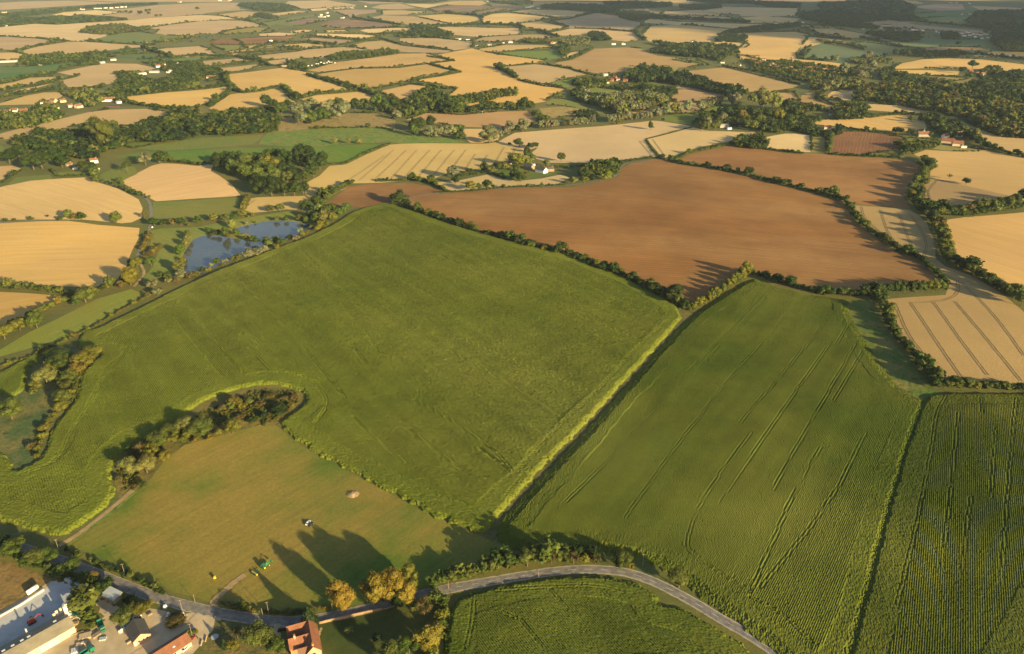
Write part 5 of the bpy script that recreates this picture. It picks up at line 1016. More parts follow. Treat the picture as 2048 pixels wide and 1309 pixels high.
# polygons filled with trees that read as one mass: height, colours, shapes, spacing factor
WT = """
9|oogu|0,30 30,28 60,24 100,19 150,17 160,20 120,26 60,32 20,35
10|oogu|0,40 30,36 80,38 110,34 180,35 235,38 255,40 230,42 170,46 115,50 70,48 30,52 0,54
9|oogd|150,16 200,12 250,10 310,7 315,10 260,13 200,18 160,18
12|ouub|162,65 175,58 205,53 240,52 270,57 300,60 280,64 245,67 215,70 180,69
12|oogd|475,12 495,8 540,8 580,12 600,20 575,24 540,24 515,22 490,16
9|oogd|507,30 520,28 560,36 545,40 520,35
9|oogu|38,122 45,112 80,112 110,108 140,110 200,108 212,116 215,125 190,130 130,125 100,130 60,133 40,130
8|oogu|235,155 240,145 270,148 290,155 300,165 340,160 350,150 330,140 300,132 285,127 310,125 380,125 400,130 420,135 440,145 447,160 430,165 410,158 390,165 360,178 320,184 280,188 255,190 250,205 240,210 215,200 212,185 230,175
11|lluo|140,192 160,185 190,190 205,205 190,215 170,215 150,200
9|uglo|0,226 40,228 75,226 85,214 110,217 120,226 140,228 130,238 90,250 60,258 0,264
10|oogu|570,125 590,125 610,130 614,142 595,140 575,134
9|uugo|660,115 690,105 740,106 760,101 800,104 800,108 745,115 670,122
10|oodu|820,52 850,55 880,62 905,72 890,78 850,76 820,72 800,75 800,70 830,66
8|oguy|1035,85 1050,78 1080,80 1095,84 1120,82 1130,86 1100,88 1060,88
11|sslo|1125,88 1140,78 1165,76 1180,80 1178,90 1140,92
11|oodd|1175,72 1190,66 1210,70 1220,82 1200,83 1180,80
11|oogu|1116,97 1128,92 1146,98 1130,115 1120,108
10|ouyg|1144,171 1160,158 1190,161 1215,166 1212,178 1165,176
15|oodg|1243,160 1260,147 1290,140 1330,142 1350,150 1335,166 1300,166 1280,169 1265,166
14|oodo|1330,155 1350,150 1400,162 1450,180 1482,187 1478,197 1450,192 1400,180 1340,170
11|oogd|1210,180 1250,176 1300,176 1345,181 1350,187 1335,199 1290,192 1240,184
13|sslu|1200,217 1205,203 1240,194 1290,189 1325,198 1333,209 1300,216 1260,226 1240,236 1225,226
10|oosg|1135,190 1160,184 1200,195 1215,212 1200,216 1160,202
9|oodo|1150,229 1175,224 1195,227 1200,236 1170,239 1155,233
9|ougo|1065,222 1075,225 1090,240 1105,243 1095,250 1080,246 1070,234
11|oouu|1400,261 1410,240 1450,226 1500,220 1560,222 1600,228 1612,246 1625,253 1600,264 1540,267 1500,258 1440,250
10|oouy|1458,290 1480,280 1520,274 1530,287 1535,298 1500,296 1460,293
13|oodu|1296,84 1320,90 1345,92 1395,90 1425,95 1445,92 1470,98 1478,108 1455,115 1440,125 1420,118 1385,115 1350,113 1305,108 1300,103 1340,100
11|oodd|1435,82 1440,74 1470,73 1495,74 1496,80 1475,86 1440,85
9|oodo|1436,70 1460,62 1500,56 1560,52 1600,46 1600,52 1550,60 1500,66 1450,72
9|oodo|1230,30 1245,23 1290,25 1320,32 1380,36 1500,44 1495,47 1380,42 1300,38 1280,42 1245,38
13|oodd|1085,12 1110,10 1200,12 1240,20 1235,28 1200,27 1165,24 1120,20 1085,18
13|oodd|1210,5 1270,5 1340,8 1345,14 1290,18 1240,19 1210,15
12|oodd|1360,12 1440,10 1445,17 1400,20 1360,17
13|oodd|1370,3 1440,1 1600,8 1600,16 1540,16 1500,8 1440,8
11|oodu|680,0 780,0 870,0 900,1 870,6 810,6 700,2
12|oodu|975,3 1060,3 1068,9 1040,11 1000,7
15|oodu|1637,8 1740,3 1800,3 1830,15 1825,26 1760,28 1640,22
14|oodd|1600,26 1680,25 1760,33 1775,42 1740,45 1690,48 1640,45 1600,40
12|oodo|1750,27 1810,30 1840,38 1800,44 1770,40
13|oodd|1960,25 2048,22 2080,22 2080,60 1980,62 1930,48 1940,35
14|oodd|1990,64 2080,62 2080,105 2010,105 1985,85
11|oodd|1640,40 1700,46 1760,56 1750,60 1700,56 1640,50
14|oodd|1729,68 1790,68 1840,73 1838,80 1815,86 1780,80
11|oodd|1880,68 1900,66 1920,74 1910,80 1885,80
9|oodu|1800,108 1840,104 1930,104 1935,112 1900,116 1860,116 1820,114
10|oslu|1700,122 1725,116 1755,118 1780,122 1760,128 1720,130
12|sslo|1704,152 1712,140 1730,140 1740,150 1728,158 1710,158
10|oouu|1755,152 1770,140 1785,142 1790,152 1830,158 1880,164 1850,168 1790,168 1765,162
14|ouuoby|1711,204 1709,188 1722,182 1764,178 1797,169 1852,167 1917,178 1917,190 1972,198 2005,214 2080,226 2080,280 2048,277 2005,274 1950,253 1906,233 1860,225 1797,210 1731,205
13|oodu|1920,178 1950,170 1990,162 2010,152 2080,140 2080,205 2010,212 1975,196 1935,188
11|oody|1958,148 1990,140 2010,146 2000,152 1970,152
8|oguy|1490,120 1530,125 1560,122 1620,130 1690,141 1720,160 1720,172 1690,180 1640,174 1590,160 1530,144 1500,136
11|sloy|1625,180 1640,168 1665,166 1680,172 1700,168 1720,176 1700,182 1660,180 1645,184
11|oodu|20,292 35,278 65,275 85,262 110,265 140,265 165,254 200,247 215,253 245,257 275,253 305,243 340,236 350,230 385,228 400,238 480,224 540,224 552,240 555,262 520,270 470,272 400,276 340,285 270,288 230,300 200,310 215,318 160,318 100,312 60,307 30,302
8|uyog|400,236 480,226 550,226 556,240 552,258 520,262 480,250 440,262 410,256
14|oogu|803,238 800,222 812,204 835,190 860,186 885,190 890,202 925,210 930,228 898,228 853,224 825,236
11|ougy|905,202 935,195 985,187 1030,183 1033,192 990,199 930,213
10|oogu|768,206 800,206 806,238 790,230 772,216
11|oogu|1665,238 1672,220 1700,210 1730,220 1732,236 1700,241
10|oogd|1600,237 1640,240 1625,251 1620,263 1655,269 1680,259 1675,271 1655,276 1600,269
9|uogy|1785,294 1800,285 1830,284 1860,287 1880,285 1880,294 1850,306 1825,312 1808,303
11|oogu|1845,238 1860,235 1905,247 1910,259 1935,262 1955,281 1950,289 1930,277 1905,272 1880,272 1865,260 1850,247
8|ouug|1560,208 1600,208 1640,215 1660,222 1620,226 1580,220
1.6|uuybu|240,935 262,908 350,858 425,810 482,790 532,782 572,786 592,794 596,812 550,846 515,845 450,864 370,884 325,912 296,955 262,985 244,985
1.7|uuyg|152,780 160,752 178,732 196,712 180,704 150,740 138,770 134,800 116,830 98,850 82,880 68,905 60,918 66,922 84,902 95,864 114,834 146,800
8|ougy|1180,332 1200,326 1216,322 1242,328 1240,345 1215,358 1175,362 1160,356
"""
WN = 0
for ln in WT.strip().splitlines():
    h, cols, s = ln.split('|'); h = float(h); p = poly2(s); x0, y0 = p.min(0); x1, y1 = p.max(0); d = np.hypot(*p.mean(0))
    sp = h * (.62 if d < 2600 else .8 if d < 4200 else 1.1); pl = []; houses = 0
    if h <= 9 and d < 4000: sp *= 1.35
    A = abs(float(np.sum(p[:, 0] * np.roll(p[:, 1], -1) - p[:, 1] * np.roll(p[:, 0], -1)))) / 2
    big = max(1.0, math.sqrt(A / (sp * sp) / 1100.0)); sp *= big; sy = sp
    xs = np.arange(x0, x1, sp); ys = np.arange(y0, y1, sy)
    gx, gy = np.meshgrid(xs, ys); gx = gx + rng.normal(0, sp * .28, gx.shape); gy = gy + rng.normal(0, sp * .28, gy.shape)
    ok = inside(p, gx + 18 * (vnoise(gx, gy, 40, 51) - .5), gy + 40 * (vnoise(gx, gy, 40, 52) - .5))
    for x, y in zip(gx[ok], gy[ok]):
        hh = h * random.choice((.55, .75, .85, 1, 1, 1.15, 1.35)) * (.7 + .6 * float(vnoise(np.array([x]), np.array([y]), 45.0, 77)[0])) * (1.0 if d < 1800 else 1.08); pl.append((x, y, gz_at(x, y), hh * random.uniform(.75, 1.1) * (1 if d < 3500 else 1.35) * big ** .85, hh, random.choice(('round', 'oval', 'oval', 'bush')), random.choice(cols)))
    if pl: tag(merged('woodland', pl), None, None, None, 'stuff'); WN += len(pl)
# far hedgerow scrub and stray trees between the fields, too many and too small to tell apart
pl = []
for (nm, mt, c, a, p) in FIELDS:
    d = np.hypot(*p.mean(0))
    if not 1500 < d < 6500: continue
    for i in range(len(p)):
        q0, q1 = p[i], p[(i + 1) % len(p)]; Lq = np.hypot(*(q1 - q0))
        if random.random() > .5 or Lq < 30: continue
        big = 1.0 if d < 3000 else 1.5; h0 = random.uniform(2.2, 4.6) * big; t = random.uniform(0, .2) * Lq
        while t < Lq:
            h = h0 * random.choice((.6, .8, 1, 1.1)) * (random.uniform(1.6, 2.6) if random.random() < .10 else 1)
            x, y = q0 + (q1 - q0) * (t / Lq) + rng.normal(0, 1.0, 2)
            pl.append((x, y, gz_at(x, y), h * random.uniform(1.1, 2.0), h, 'bush', random.choice('oogu')))
            t += h * random.uniform(.7, 1.3) * (3.0 if random.random() < .06 else 1)
tag(merged('hedgerow_scrub', pl), None, None, None, 'stuff'); print('hedgerow scrub', len(pl)); pl = []
while len(pl) < 2600:
    d = random.uniform(1500, 5200); x = random.uniform(-.8, .8) * d; y = math.sqrt(max(0, d * d - x * x))
    if vnoise(np.array([x]), np.array([y]), 120, 61)[0] < .52: continue
    hit = BVH.ray_cast(Vector((x, y, 500)), Vector((0, 0, -1)))
    if hit[2] is None or owner[hit[2]] != 0: continue
    h = random.uniform(4, 11); pl.append((x, y, hit[0].z, h * random.uniform(.8, 1.2), h, random.choice(('round', 'oval', 'bush')), random.choice('ooguyo')))
tag(merged('woodland', pl), None, None, None, 'stuff')
print('woodland trees', WN)
# ------------------------------------------------------------------ houses
def house(px, py, w, walls, roof, label, group, cat='house', name='house', rz=None, ratio=.6, hgt=None, chim=True, flat=False, win=False):
    p = G(px, py); s = mpp(p); L = max(5.0, w * s); W = max(4.0, min(L * ratio, 11)); h = hgt or (3.2 if W < 6 else 4.8); rh = W * (.16 if flat else .42)
    r = empty(name, (p.x, p.y, p.z), random.choice((0.1, .5, -.4, 1.2, .8)) if rz is None else rz); tag(r, label, cat, group)
    MB().walls(L, W, h, rh).build('wall', M[walls], r)
    rf = MB().gable(L, W, h + .03, rh, .35).build('roof', M[roof], r)
    if chim and not flat:
        MB().box((L * .32, 0, h + rh + .5), (.9, .7, 1.8)).build('chimney', M['brick'], rf)
    if win:
        for sg in (-1, 1):
            for i in range(3):
                MB().box((L * (-.3 + .3 * i), sg * (W / 2 + .03), h * .55), (1.3, .10, 1.2)).build('window', M['glass'], r)
    return r
WALLW = dict(white='white', cream='cream', brick='red brick', stone='grey stone', steel='grey metal', timber='dark timber')
ROOFW = dict(redtile='red tiled', brtile='brown tiled', slate='dark slate', greyroof='grey', fibre='drab')
# group phrase | category | wall | roof | x,y,width[,wall[,roof]]
HS = """
in the tree-lined village beyond the reddish field|white|redtile|1510,122,7 1520,125,8 1523,129,8,white,redtile 1513,131,8 1544,131,8,white,brtile 1551,133,7 1540,135,9 1553,138,9 1571,140,8,white,brtile 1581,138,7 1591,145,8,white,redtile 1598,144,9,cream,redtile 1615,140,16,cream,redtile 1604,142,13,cream,redtile 1633,141,12,cream,redtile 1648,143,11,cream,brtile 1658,145,11,cream,redtile 1666,144,9,cream,brtile 1649,151,9,cream,redtile 1659,154,8,white,brtile 1677,151,11,cream,brtile 1684,150,9,cream,redtile 1670,157,9,white,brtile 1641,163,6,white,slate 1625,147,8,cream,brtile 1638,152,9,white,brtile 1690,154,8,cream,brtile 1528,122,7,white,brtile 1560,136,7,white,slate 1610,152,7,brick,brtile
in the village along the shaded valley road|white|redtile|1753,57,7 1762,58,8 1773,52,18,brick,redtile 1825,61,7 1832,61,8 1790,63,7 1799,64,6 1845,62,6,white,brtile 1873,65,6,white,brtile 1880,67,6 1911,66,6 1917,67,7 1924,68,7 1935,66,7 1946,70,7 1954,70,8 1961,71,7 1972,70,8 1976,77,7 1963,78,7 1950,75,7 1928,73,7 1905,69,6 1939,72,6 1984,73,6
along the distant road below the shaded woods|white|brtile|1646,46,6 1652,45,6 1663,47,6 1672,47,7 1681,48,7 1688,48,6 1604,46,7 1727,60,9,steel,greyroof 1660,46,5
far off in the hazy dark woods|white|brtile|1902,6.5,6 1913,6.5,7 1939,8,5 1941,29,7 1950,29,8 1924,30,6 1987,27,6 1994,26,6 2005,37,6 2013,38,6 2009,26,6 2018,25,6 1991,37,6
in the straw village among the left hand trees|white|redtile|192,18,7 199,18,8 211,17,8,white,brtile 223,17,7 234,16,7 244,15,7,white,redtile 250,15,7 166,20,6 160,19,5 9,26,9,cream,brtile 136,43,12,steel,greyroof 10,53,9,steel,greyroof 359,5,8,white,redtile 20,31,7 30,31,6
along the lane of the teal pastures|white|slate|227,121,10,white,slate 121,121,7 118,118,6,white,brtile 204,127,11,steel,greyroof 192,128,6 92,121,22,steel,greyroof 16,125,38,steel,greyroof 104,113,8,steel,greyroof 81,131,5,cream,brtile
in the leafy village beside the lawns|white|redtile|283,150,19,white,greyroof 309,146,18,steel,greyroof 316,135,9,white,redtile 328,133,9,white,redtile 342,144,7,white,brtile 372,135,5 385,144,5 375,146,4 336,146,6,white,brtile 353,129,10,steel,greyroof
in the far farmsteads between the tan fields|white|slate|541.6,83,6,white,slate 685,37,7 644,35,16,white,greyroof 654,27,5,white,redtile 642,31,6,white,brtile 656,33,6 547,38,9,white,brtile 554,36,6,cream,redtile 521,22,6,brick,brtile 540,21,10,brick,brtile 527,22,8,brick,brtile 591,20,4,white,redtile 731,14,4,white,redtile 677,112,7 744,106,9,white,slate 752,107,6 440,2,6,white,redtile 460,2,7,cream,brtile
along the lane past the far paddock|white|slate|917,80,12,white,greyroof 889,75,8,brick,redtile 935,81,8,white,slate 1021,86,8,white,brtile 1007,87,4,white,redtile 979,92,8,white,brtile 953,93,4 1096,86,11,brick,redtile 1105,88,9,brick,redtile 1111,87,6,white,redtile 1120,86,10,brick,redtile 844,59,6,white,slate 1056,15.5,14,steel,greyroof 1064,14,9,steel,greyroof 1076,17.5,5 975,4,5
on the ridge road of the far pale fields|white|brtile|1279,34,8 1227,90,8,white,greyroof 1247,90,9,white,slate 1356,99,5,white,redtile 1377,102,4,white,slate 1386,85,9,white,slate 1449,84,9,white,greyroof 1519,61,8,white,redtile 1505,63,6,white,slate 1504,44,4 1419,41,6 1383,40,6 1576,47,7,white,slate 1552,48,6 1439,75,4 1450,70,4 1445,127,7,white,slate 1293,20,7,steel,greyroof 1335,35,5 1480,132,4
of the old farm by the long dark wood|brick|redtile|1229,158,9 1222,163,9,brick,brtile 1251,164,9,brick,redtile 1215,167,6,cream,brtile 1209,152,14,steel,greyroof 1236,162,7,cream,brtile
in the village left of the gold field|white|redtile|5,228,12,white,brtile 18,227,12,white,brtile 30,225,13,white,brtile 49,226,15,brick,redtile 72,224,9,white,slate 108,205,13,cream,brtile 98,211,12,brick,brtile 114,218,9,cream,redtile 126,205,11,cream,brtile 142,215,9,cream,brtile 158,216,14,cream,brtile 104,221,6,white,brtile 85,208,7,white,slate
"""
hi = 0
TAIL = ['']
for ln in HS.strip().splitlines():
    where, wl, rf, s = ln.split('|'); seen = {}
    items = [q.split(',') for q in s.split()]
    for q in items:
        a = q[3] if len(q) > 3 else wl; b = q[4] if len(q) > 4 else rf; w = float(q[2])
        size = 'long low' if b == 'greyroof' and w > 12 else 'broad' if w >= 12 else 'small'
        lab = f"{size} {WALLW[a]} {'shed' if b == 'greyroof' else 'house'}, {ROOFW[b]} roof, {where}"
        house(float(q[0]), float(q[1]), w, a, b, lab, ('sheds ' if b == 'greyroof' else 'houses ') + where, 'shed' if b == 'greyroof' else 'house', 'farm_shed' if b == 'greyroof' else 'house', flat=b == 'greyroof'); hi += 1
# single farm buildings that can be told apart
for a in [
    (425, 158, 22, 'white', 'redtile', 'large white house with orange tiled roof standing among trees by the gold field', .2), (571, 135, 14, 'timber', 'greyroof', 'open grey roofed barn at the corner of the gold field', .1),
    (1058, 338, 20, 'timber', 'slate', 'long black barn behind the farm lawn', -.75), (1083, 345, 22, 'white', 'slate', 'dark roofed farmhouse with white gable facing the lawn', -.75), (1067, 332, 6, 'white', 'greyroof', 'small white outbuilding behind the black barn', 0.2),
    (1101, 343, 13, 'timber', 'slate', 'dark open sided shed beside the farmhouse', .2), (1190, 349, 9, 'white', 'redtile', 'white house with red roof half hidden by lane trees', 1.2), (1019, 329, 7, 'brick', 'brtile', 'small brown outhouse under the farm garden trees', .3),
    (1447, 255, 18, 'stone', 'greyroof', 'wide grey roofed buildings in the hamlet yard', .1), (1471, 249, 7, 'brick', 'redtile', 'bright red roofed shed in the hamlet yard', 1.0), (1458, 259, 9, 'white', 'greyroof', 'low pale shed at the hamlet yard front', .3), (1481, 253, 7, 'white', 'slate', 'small white building at the hamlet yard end', .5),
    (1594, 246, 12, 'cream', 'redtile', 'orange roofed house among the hamlet trees', .2), (1589, 252, 8, 'cream', 'brtile', 'low tan outbuilding below the orange roofed house', .1), (1654, 259, 13, 'cream', 'redtile', 'red roofed bungalow above the yellow grass strip', -.2), (1685, 220, 9, 'cream', 'brtile', 'brown roofed house at the edge of the curved straw field', .3), (1661, 231, 5, 'white', 'slate', 'tiny white cottage by the village field track', .4),
    (1846, 273, 22, 'stone', 'redtile', 'broad stone barn with orange lower roof by the church like tower', -.1), (1859, 272, 8, 'cream', 'brtile', 'small stone cottage beside the broad stone barn', 1.3),
    (1890, 276, 14, 'white', 'redtile', 'white gabled farmhouse with red tiles above the farm courtyard', .5), (1895, 287, 24, 'brick', 'redtile', 'long red roofed range on the near side of the farm courtyard', -.45), (1914, 292, 20, 'brick', 'redtile', 'second red roofed range continuing along the farm courtyard', -.3), (1918, 273, 20, 'white', 'redtile', 'white farmhouse with long red roof and chimney behind the courtyard', .3), (1927, 296, 10, 'white', 'greyroof', 'white flat ended shed at the end of the courtyard range', -.2), (1902, 270, 8, 'cream', 'redtile', 'small red roofed link between the two white farmhouses', .2),
    (1941, 145, 11, 'brick', 'redtile', 'red brick house beside the single big tree in the far gold field', .3), (1955, 150, 9, 'white', 'redtile', 'white house in the row by the single big tree', .2), (1967, 151, 12, 'brick', 'redtile', 'tall red gabled house at the end of the row by the big tree', .1), (2019, 113, 11, 'steel', 'greyroof', 'grey shed in the shaded strip by the far road', .2),
    (146.5, 312, 14, 'brick', 'redtile', 'red roofed cottage in front of the dark wood', -.3), (188.5, 326, 14, 'white', 'redtile', 'white house with red tiled roof among dark trees', .6), (139, 332, 11, 'cream', 'brtile', 'tan gabled cottage with yard between dark trees', 1.1), (151, 339, 8, 'white', 'greyroof', 'small white caravan like shed by the tan cottage', .1), (195, 341, 8, 'cream', 'greyroof', 'pale low shed beside the lane to the white house', -.2),
    (217, 203, 25, 'white', 'redtile', 'long white house with red roof beside the tennis court', .15), (238, 207, 9, 'white', 'slate', 'white cottage end below the long red roofed house', 1.0)]:
    house(a[0], a[1], a[2], a[3], a[4], a[5], None, 'house' if a[4] != 'greyroof' else 'shed', 'house' if a[4] != 'greyroof' else 'farm_shed', a[6], flat=a[4] == 'greyroof'); hi += 1
# caravans parked in the gold field
for i, (x, y) in enumerate([(616, 133), (624, 132), (633, 129), (637, 129), (642, 126), (648, 128), (654, 127), (660, 126), (664, 126), (670, 127), (657, 124), (645, 131)]):
    p = G(x, y); r = empty('caravan', (p.x, p.y, p.z), random.uniform(0, 3)); tag(r, 'white caravan parked among trees at the gold field edge', 'caravan', 'caravans at the gold field edge')
    m = MB(); m.loft([(-3.2, 1.1, 1.0, .6, 2.3), (-2.9, 1.2, 1.15, .45, 2.8), (2.8, 1.2, 1.15, .45, 2.8), (3.3, 1.1, 1.0, .7, 2.2)]); m.build('body', M['white'], r)
    MB().box((0, -1.2, 1.8), (3.6, .08, .7)).build('window', M['glass'], r)
    for sg in (-1, 1): MB().tube((0, sg * .95, .33), (0, sg * 1.15, .33), .33, n=10).build('wheel', M['tyre'], r)
# church like turret on the stone barn
p = G(1846, 271); r = empty('turret', (p.x + 3, p.y + 6, p.z)); tag(r, 'slim pointed turret rising behind the broad stone barn', 'tower')
MB().box((0, 0, 4), (3.6, 3.6, 9)).build('wall', M['stone'], r); MB().box((0, 0, 11.0), (4.4, 4.4, 5.0), 0, .03).build('roof', M['slate'], r)
# tennis court by the long red roofed house
p = [G(212, 213), G(240, 213.5), G(239, 215.5), G(211, 215)]
m = MB(); m.add([(v.x, v.y, v.z + .12) for v in p] + [(v.x, v.y, v.z - .2) for v in p], [(3, 2, 1, 0), (0, 1, 5, 4), (1, 2, 6, 5), (2, 3, 7, 6), (3, 0, 4, 7)]); tag(m.build('tennis_court', M['red']), 'red tennis court below the long white house', 'court')

# ------------------------------------------------------------------ the brick bungalow, tiled house, barn and yard in the corner
def heading(a, b):
    a = G(*a); b = G(*b); return math.atan2(b.y - a.y, b.x - a.x)
def windows(r, L, W, spec, mat='glass'):
    for (side, u, z, w, h) in spec:
        c = {'e': (L / 2 + .04, u, z), 'w': (-L / 2 - .04, u, z), 'n': (u, W / 2 + .04, z), 's': (u, -W / 2 - .04, z)}[side]
        d = (.12, w, h) if side in 'ew' else (w, .12, h)
        f = MB().box(c, tuple(q + (.14 if q > .2 else .0) for q in d)).build('window', M['white'], r)
        k = 1.09
        c2 = {'e': (c[0] + .05, c[1], z), 'w': (c[0] - .05, c[1], z), 'n': (c[0], c[1] + .05, z), 's': (c[0], c[1] - .05, z)}[side]
        MB().box(c2, d).build('pane', M[mat], f)
p = G(279, 1270); rz = heading((269, 1243), (280, 1266)); L, W = 11.5, 8.2
r = empty('brick_bungalow', (p.x, p.y, p.z), rz); tag(r, 'orange brick bungalow with dark grey gabled roof beside the car park', 'house')
MB().walls(L, W, 3.0, 2.7).build('wall', M['brick'], r); rf = MB().gable(L, W, 3.05, 2.7, .45).build('roof', M['slate'], r)
windows(r, L, W, [('e', -1.5, 1.7, 1.1, .9), ('e', 0.6, 1.7, .8, .9), ('e', 2.3, 1.7, 1.1, .9), ('s', 1, 1.6, 1.4, 1.1), ('s', -3, 1.6, 1.4, 1.1), ('n', 2, 1.6, 1.4, 1.1)])
MB().box((L / 2 + .05, -3.3, 1.0), (.12, .8, 2.0)).build('door', M['white'], r)
p = G(257, 1252); r = empty('canopy', (p.x, p.y, p.z), rz); tag(r, 'bright blue tent canopy against the back of the brick bungalow', 'canopy')
m = MB(); m.add([(-2.6, -2.6, 2.3), (2.6, -2.6, 2.3), (2.6, 2.6, 2.3), (-2.6, 2.6, 2.3), (0, 0, 3.5)], [(0, 1, 4), (1, 2, 4), (2, 3, 4), (3, 0, 4), (3, 2, 1, 0)]); m.build('canopy_sheet', M['blue'], r)
for sx in (-2.5, 2.5):
    for sy in (-2.5, 2.5): MB().tube((sx, sy, 0), (sx, sy, 2.32), .06, n=6).build('leg', M['silver'], r)
p = G(343, 1304); rz = heading((322, 1303), (360, 1279)); L, W = 17.0, 8.0
r = empty('bungalow', (p.x, p.y, p.z), rz); tag(r, 'low house with bright orange tiled roof at the picture bottom beside a parked car', 'house')
MB().walls(L, W, 3.0, 2.4).build('wall', M['cream'], r); rf = MB().gable(L, W, 3.05, 2.4, .5).build('roof', M['redtile'], r)
m = MB(); m.box((1, -2.1, 4.35), (1.1, .9, .25)); m.build('skylight', M['skylight'], rf); windows(r, L, W, [('s', -4, 1.6, 1.6, 1.2), ('s', 0, 1.6, 1.6, 1.2), ('s', 4, 1.6, 1.6, 1.2)])
# walled yard at its end
p = G(374, 1281); r = empty('yard_wall', (p.x, p.y, p.z), rz); tag(r, 'low wooden fence enclosing a small yard by the orange roof', 'fence')
for c, d in (((0, 4.6, .8), (8.0, .15, 1.7)), ((4.0, 0, .8), (.15, 9.0, 1.7))): MB().box(c, d).build('panel', M['timber'], r)
p = G(612, 1291); rz = heading((619, 1262), (627, 1305)); L, W = 19.0, 7.0
r = empty('tiled_house', (p.x + 3.0, p.y + .5, p.z), rz); tag(r, 'large house with weathered pink-brown tiled roofs and cross wings beside the shaded lawn', 'house')
MB().walls(L, W, 5.2, 3.6).build('wall', M['brick'], r); rf = MB().gable(L, W, 5.25, 3.6, .45).build('roof', M['redtile'], r)
for u in (-7.6, .4):
    m = MB(); mm = MB(); Lw, Ww = 10.0, 6.4
    mm.walls(Lw, Ww, 5.1, 3.2); wv = [(u - v[1], -v[0] * 1.0 - W / 2 - Lw / 2 + 3.2, v[2]) for v in mm.v]; m.v = wv; m.f = [tuple(f) for f in mm.f]; m.build('wing_wall', M['brick'], r)
    m = MB(); mm = MB(); mm.gable(Lw, Ww, 5.15, 3.2, .4); m.v = [(u - v[1], -v[0] - W / 2 - Lw / 2 + 3.2, v[2]) for v in mm.v]; m.f = list(mm.f); m.build('wing_roof', M['redtile'], r)
m = MB(); mm = MB(); mm.gable(5, 4, 5.2, 1.6, .3); m.v = [(6.6 - v[1], -v[0] - W / 2 - 1.0, v[2]) for v in mm.v]; m.f = list(mm.f); m.build('porch_roof', M['brtile'], r)
for cx, cy in ((-9.0, 0), (.4, -7.5), (8.6, 0)):
    MB().box((cx, cy, 8.4), (1.2, .9, 3.4)).build('chimney', M['brick'], rf)
windows(r, L, W, [('n', -6, 1.6, 1.3, 1.3), ('n', -1, 1.6, 1.3, 1.3), ('n', 5, 1.6, 1.3, 1.3), ('n', -6, 4.2, 1.3, 1.1), ('n', 5, 4.2, 1.3, 1.1), ('e', 0, 1.6, 1.6, 1.3), ('e', 0, 4.2, 1.6, 1.1)])
# garden walls
def wall_line(s, h, t, mat, label, name='garden_wall', cat='wall'):
    Lp = subdiv(poly2(s), False, 0, 1.6); m = MB()
    for i in range(len(Lp) - 1):
        a, b = Lp[i], Lp[i + 1]; c = (a + b) / 2; z = gz_at(*c)
        m.box((c[0], c[1], z + h / 2 - .2), (np.hypot(*(b - a)) + .002, t, h + .4 + rng.normal(0, .03)), math.atan2(b[1] - a[1], b[0] - a[0]))
    return tag(m.build(name, M[mat]), label, cat)
wall_line("636,1249 690,1236 764,1220", 1.5, .4, 'wallbrick', 'sunlit brick garden wall along the road by the tiled house')
wall_line("556,1258 590,1256 606,1251", 1.0, .5, 'stone', 'short pale stone wall at the drive of the tiled house')
wall_line("-10,1240 40,1212 88,1181", 1.1, .8, 'conc', 'long pale concrete block wall along the yard edge', 'block_wall')
# long barn
rz = heading((11, 1309), (117, 1249)); p = G(52, 1305); L, W = 52.0, 13.0
r = empty('long_barn', (p.x - 3.5, p.y - 3.6, p.z), rz); tag(r, 'long drab roofed barn with white skylights beside the pale concrete yard', 'barn')
MB().walls(L, W, 4.6, 1.7).build('wall', M['cream'], r); rf = MB().gable(L, W, 4.65, 1.7, .4).build('roof', M['fibre'], r)
for u in (20.5, 8.5, 5.5, 1.5, -2.5, -6.5):
    y = 2.4 if u > 20 else 1.7
    MB().box((u, y, 4.85 + 1.7 * (1 - y / (W / 2)) + .06), (1.5, 1.3, .1)).build('skylight', M['skylight'], rf)
MB().box((9.0, W / 2 + .5, 6.0), (.7, .7, 2.4)).build('flue', M['silver'], rf)
MB().box((14.0, -W / 2 - .06, 2.1), (8.5, .12, 4.0)).build('door', M['steel'], r); MB().box((3.0, -W / 2 - .06, 2.1), (6.5, .12, 4.0)).build('door', M['steel'], r)
# roadside shed
p = G(226, 1197); rz = heading((212, 1193), (232, 1203)); r = empty('shed', (p.x, p.y, p.z), rz); tag(r, 'blue-grey flat roofed shed under the roadside trees', 'shed')
m = MB(); m.box((0, 0, 1.5), (9.0, 5.2, 3.0)); m.build('wall', M['timber'], r); m = MB(); m.add([(-4.9, -3, 3.02), (4.9, -3, 3.02), (4.9, 3, 3.7), (-4.9, 3, 3.7), (-4.9, -3, 3.2), (4.9, -3, 3.2), (4.9, 3, 3.88), (-4.9, 3, 3.88)], [(3, 2, 1, 0), (4, 5, 6, 7), (0, 1, 5, 4), (1, 2, 6, 5), (2, 3, 7, 6), (3, 0, 4, 7)]); m.build('roof', M['steel'], r)
